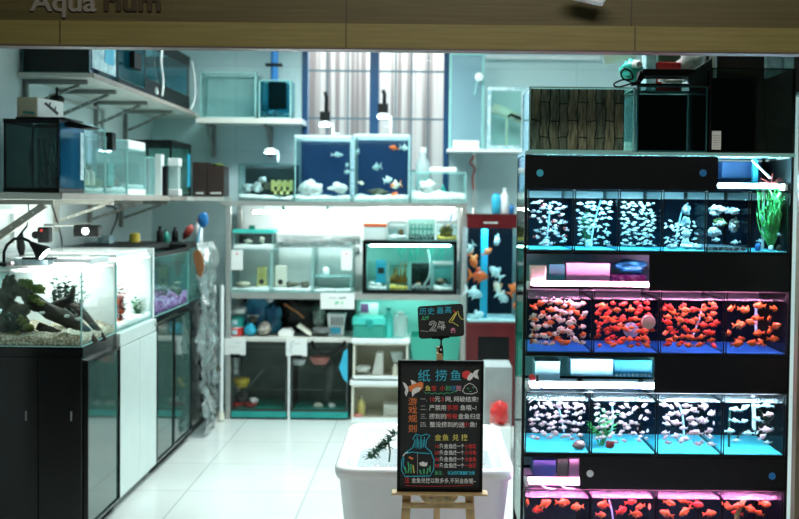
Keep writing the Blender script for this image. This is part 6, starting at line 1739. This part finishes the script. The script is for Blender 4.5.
R1 = [(397.8 + 3.4, [('一.', 420, 'grey'), ('10', 429, 'red'), ('元', 434.5, 'white'), ('3', 441, 'red'), ('网,', 445, 'white'), ('网破结束!', 453.5, 'white')]),
      (409.8, [('二.', 420, 'grey'), ('严禁用', 429, 'white'), ('手捞', 446.5, 'red'), ('鱼哦~!', 460, 'white')]),
      (418.4, [('三.', 420, 'grey'), ('捞到的', 429, 'white'), ('所有', 446, 'red'), ('金鱼归您!', 458, 'white')]),
      (426.6, [('四.', 420, 'grey'), ('整没捞到的送', 429.5, 'white'), ('小', 463.5, 'red'), ('鱼!', 469.5, 'white')])]
for y, segs in R1:
    for s_, x, c_ in segs: ch(s_, x, y, 5.9, c_, nm='rule_lettering')
for s_, x in (('金', 434.5), ('鱼', 442), ('兑', 452), ('换', 461)): ch(s_, x, 440, 7, 'yellow', nm='heading_lettering')
for i, (y, nn, rd) in enumerate(((448, '10', '小鱼缸'), (454.4, '20', '小乌龟'), (461, '30', '大金鱼'), (467.2, '50', '一鱼缸'))):
    ch(nn, 434.5, y, 4.6, 'red', nm='price_lettering'); ch('条金鱼', 439, y, 5.2, 'white', nm='price_lettering', wsc=.92); ch('换一个', 453, y, 5, 'white', nm='price_lettering', wsc=.75); ch(rd, 464.5, y, 5, 'red', nm='price_lettering', wsc=.8)
ch('备注:', 434.5, 474.5, 4.6, 'green', .8, 'note_lettering'); ch('以店内现有鱼缸为准', 447.5, 474.2, 3.9, 'cyan', .78, 'note_lettering', .2)
ch('注', 404.5, 482.5, 6.4, 'red', .8, 'note_lettering'); ch('金鱼兑换以数多多,不另金鱼喔~', 411.5, 482.4, 5.6, 'white', .84, 'note_lettering')
scribble([(424, 391.5), (426, 393.5), (429, 392.6), (432, 394), (435, 392.8), (438, 394), (441, 392.8), (444, 393.8), (447, 392.6), (450, 393.4), (453, 392), (456, 391.5), (460, 389)], YT, .35, M['ch_green'], bd, 'wavy_underline')
scribble([(405, 485.6), (430, 486.4), (455, 486), (473, 485)], YT, .25, M['ch_red'], bd, 'red_underline')
# chalk goldfish and bag of water
g = patch([(402.6, 382), (405.5, 383.5), (408.2, 387), (408.5, 391), (406.3, 396.5), (404.6, 393), (405.5, 389.5), (404, 386)], YT, M['ch_white'], bd, 'goldfish_drawing', 'white chalk goldfish tail')
patch([(408.5, 386.5), (412, 384.6), (417, 383), (421, 381.5), (423.3, 383.2), (423, 388), (419.5, 391.5), (414, 393), (409.5, 391)], YT, M['ch_orange'], bd, 'goldfish_drawing', 'orange chalk goldfish body')
patch([(410.5, 379.8), (414, 381), (416.8, 383), (411.8, 384.7)], YT - .0002, M['ch_white'], bd, 'goldfish_drawing', 'white chalk goldfish fin')
patch([(412.5, 389.5), (417, 387), (421.5, 387.5), (419, 391.5), (414.5, 394), (412.5, 397), (411.6, 393)], YT - .0004, M['ch_white'], bd, 'goldfish_drawing', 'white chalk goldfish belly')
patch([(462, 373), (465, 370.8), (469, 370.8), (471.5, 374), (470, 377.5), (466, 379), (462.5, 377)], YT, M['ch_red'], bd, 'fish_drawing', 'red chalk fish head')
patch([(468, 376), (471, 372.5), (473.5, 374.5), (472.5, 378.5), (469.5, 380.8), (467, 379.5)], YT - .0002, M['ch_white'], bd, 'fish_drawing', 'white chalk fish body')
patch([(472.5, 374), (475, 370.5), (479, 369.5), (477.3, 374), (479, 379.3), (475.5, 378), (473, 376.5)], YT, M['ch_white'], bd, 'fish_drawing', 'white chalk fish tail')
scribble([(462.5, 391), (465, 386), (469, 383.3), (473, 384.5), (476.5, 388.5), (477.5, 392), (472, 394), (465, 393.5), (462.5, 391)], YT, .35, M['ch_white'], bd, 'dome_drawing')
for x, y in ((467, 388), (472, 387), (469.5, 391)): scribble([(x, y), (x + 2, y + .8)], YT, .5, M['ch_green'], bd, 'dome_dots')
scribble([(416, 434), (421, 436), (426, 434), (430, 435.5), (426.5, 440), (425.5, 447), (431, 452), (434, 460), (433.5, 470), (430, 476), (405, 476.5), (401.5, 470), (401.5, 461), (405, 453), (412.5, 448), (415, 441), (413, 438.5), (416, 434)], YT, .5, M['ch_cyan'], bd, 'water_bag_drawing')
patch([(415, 439), (425.5, 440), (424.8, 447), (420, 449), (413.5, 447.5)], YT + .0001, M['ch_dkteal'], bd, 'water_bag_drawing', 'dark teal chalk bag neck', .0006)
for pts in ([(417, 436), (418, 447)], [(421, 437), (421, 448)], [(424.5, 437), (423.5, 447)], [(404, 458), (403, 464), (405, 470)], [(406, 453.5), (412, 452), (420, 453), (430, 453.5)]): scribble(pts, YT - .0003, .5, M['ch_cyan'], bd, 'water_bag_drawing')
scribble([(403, 456), (405, 453.5), (408, 452)], YT - .0005, .6, M['ch_white'], bd, 'water_bag_drawing')
scribble([(409, 457), (413, 459)], YT - .0004, 1.1, M['ch_orange'], bd, 'small_fish_drawing', 'orange chalk fish in the bag')
patch([(419, 463), (423, 461.5), (426, 463), (427.5, 462), (427, 466), (424, 466.5), (420, 465.5)], YT, M['ch_white'], bd, 'small_fish_drawing', 'white chalk fish in the bag')
for pts in ([(408, 462), (409, 468), (408, 473)], [(411, 464), (411, 473)], [(424, 474), (424, 469)], [(427, 474), (428, 468)], [(421, 474), (420, 470)], [(405, 467), (406, 473)], [(430, 472), (430, 466)]): scribble(pts, YT - .0003, .8, M['ch_green'], bd, 'weed_drawing')
scribble([(413, 465), (414, 473)], YT - .0003, .7, M['ch_yellow'], bd, 'weed_drawing')
scribble([(417.5, 452), (417.5, 474)], YT - .0003, .3, M['ch_grey'], bd, 'weed_drawing')

# ---- the record sign clipped to the top of the easel
YS = 3.82
sn = thing('record_sign', 'small black sign reading 24, clipped above the chalkboard', 'sign', P(440, 360, YS))
pts = []
for cx, cy, a0 in ((460, 307, 270), (461.2, 333, 0), (422, 335.8, 90), (420.8, 309.5, 180)):
    for k in range(5):
        a = rad(a0 + 90 * k / 4); pts.append((cx + 3.2 * math.cos(a), cy + 3.2 * math.sin(a)))
sb = MB().prism([P(x, y, YS) for x, y in pts], (0, .005, 0)).build('plate', M['board'], sn)
MB().prism([P(432, 336.5, YS - .004), P(449.5, 335.5, YS - .004), P(449.5, 338, YS - .004), P(444, 338.5, YS - .004), P(441.3, 341, YS - .004), P(438, 338.8, YS - .004), P(432, 339, YS - .004)], (0, .014, 0)).build('holder', M['blackm'], sn)
MB().tube([P(441.3, 340, YS + .003), P(441, 347, YS + .003)], .0028, 6).build('stem', M['blackm'], sn)
MB().prism([P(439.6, 345.5, YS - .006), P(442.8, 345.5, YS - .006), P(443.6, 356, YS - .006), P(438, 356.5, YS - .006)], (0, .016, 0)).build('clamp', M['blackm'], sn)
bx(P(440.2, 349, YS).x, P(441.8, 349, YS).x, YS - .008, YS - .0065, P(441, 350.5, YS).z, P(441, 348.3, YS).z).build('clamp_label', M['logo'], sn)
bx(P(436.5, 356, YS).x, P(442.5, 356, YS).x, YS - .012, YS + .02, P(440, 360, YS).z, P(440, 353, YS).z).build('wooden_peg', M['easel'], sn)
bx(P(464, 356, YS).x, P(469, 356, YS).x, YS - .002, YS + .0, P(466, 356, YS).z, P(466, 352, YS).z).build('peg', M['easel'], sn) if False else None
YQ = YS - .0008
def sg_(body, px, py, size, col, bold=.2, wsc=1, nm='chalk_lettering'): text(body, px, py, size, YQ, M['ch_' + col], sb, nm, bold, .0005, rad(-1.6), wscale=wsc)
M['ch_bcyan'] = mat('chalk_bright_cyan', (.05, .50, .68), .9)
for s_, x, y in (('历', 419.3, 314.2), ('史', 427.3, 313.9), ('最', 436.5, 313.3), ('高', 444.5, 312.6)): sg_(s_, x, y, 7.4, 'bcyan', .08)
sg_('上周', 421.2, 319.6, 4, 'green')
# outlined 24
def outline(pts, w=.35): MB().tube([P(x, y, YQ) for x, y in pts], w * YQ / F, 5).build('outlined_digit', M['ch_white'], sb)
def digit(poly, ww):
    L = []; Rr = []
    for i, q in enumerate(poly):
        a = Vector(poly[max(i - 1, 0)]); c = Vector(poly[min(i + 1, len(poly) - 1)]); d = (c - a).normalized(); nrm = Vector((-d.y, d.x))
        L.append(Vector(q) + nrm * ww); Rr.append(Vector(q) - nrm * ww)
    outline([(v.x, v.y) for v in L + Rr[::-1] + [L[0]]])
digit([(430, 324.8), (431, 322.8), (433.3, 322), (435.3, 323.3), (434.8, 325.6), (430.3, 330.6), (436.3, 330)], 1.0)
digit([(440.3, 321.5), (438, 327.3), (445.3, 326.6)], .9)
digit([(443, 321.7), (442.6, 330)], .9)
sg_('条', 450.5, 332.6, 5.6, 'pink')
scribble([(449, 321.5), (452, 317.5), (455, 313.5), (458, 311), (459, 315.5), (461.5, 319), (463.5, 319.4)], YQ, .45, M['ch_yellow'], sb, 'cone_drawing')
scribble([(449, 322), (453, 322.5), (456, 324.3), (458.5, 326)], YQ, .4, M['ch_yellow'], sb, 'cone_drawing')
scribble([(452, 321), (456.8, 313)], YQ, .7, M['ch_yellow'], sb, 'cone_drawing')
scribble([(453.5, 310.3), (455.5, 312.6)], YQ, .5, M['ch_red'], sb, 'cone_drawing')
scribble([(420.5, 330.8), (424, 331), (428.5, 331.6)], YQ, .3, M['ch_grey'], sb, 'underline')

# ================================================================== light
def area(name, loc, sx, sy, e, c, rot=(0, 0, 0)):
    l = bpy.data.lights.new(name, 'AREA'); l.shape = 'RECTANGLE'; l.size = sx; l.size_y = sy; l.energy = e; l.color = c
    o = bpy.data.objects.new(name, l); COL.objects.link(o); o.location = loc; o.rotation_euler = rot
    return o
def ceil_lamp(label, x, y, w, d, e, c, sp=180):
    t = thing('ceiling_light', label, 'lamp', (x, y, 2.9))
    bx(x - w / 2, x + w / 2, y - d / 2, y + d / 2, 2.90, 2.948).build('housing', M['whitep'], t)
    area('ceiling_lamp', (x, y, 2.89), w * .95, d * .95, e, c).data.spread = rad(sp)
ceil_lamp('flat ceiling lamp over the back rack', -.5, 7.0, 1.2, .3, 50, (.86, 1.0, .98), 150)
ceil_lamp('flat ceiling lamp over the middle of the shop', -.2, 5.9, 1.2, .3, 18, (.88, 1.0, .98), 112)
ceil_lamp('added unseen ceiling lamp brightening the white tub', .25, 4.75, .7, .3, 15, (.92, 1.0, .99), 95)  # extra lamp out of view, added to lift the tub's brightness
ceil_lamp('flat ceiling lamp behind the fish rack', .8, 6.6, 1.0, .3, 14, (.80, 1.0, .99))
area('street_daylight', (0, 9.0, 3.6), 2.6, .5, 62, (1, .96, .95), (rad(28), 0, 0))
area('window_daylight', ((wx0 + wx1) / 2, YB + .35, 2.1), 1.2, 1.2, 7, (.35, .68, 1), (rad(-90), 0, 0))
area('arcade_lamp', (.3, 1.9, 3.3), 2.0, .6, 38, (1, .94, .82), (rad(25), 0, 0))
W = bpy.data.worlds.new('world'); S.world = W; W.use_nodes = True
bg = W.node_tree.nodes['Background']
bg.inputs[0].default_value = (.55, .75, .80, 1); bg.inputs[1].default_value = .035

S.view_settings.view_transform = 'Standard'
S.view_settings.look = 'None'
S.view_settings.exposure = 0.12
S.view_settings.gamma = 1.0
S.view_settings.use_curve_mapping = False
try:
    cy = S.cycles
    cy.transparent_max_bounces = 40
    cy.max_bounces = 10
    cy.diffuse_bounces = 5
    cy.glossy_bounces = 3
    cy.transmission_bounces = 4
    cy.caustics_reflective = False
    cy.caustics_refractive = False
    cy.sample_clamp_indirect = 4
    cy.use_denoising = True
except Exception:
    pass
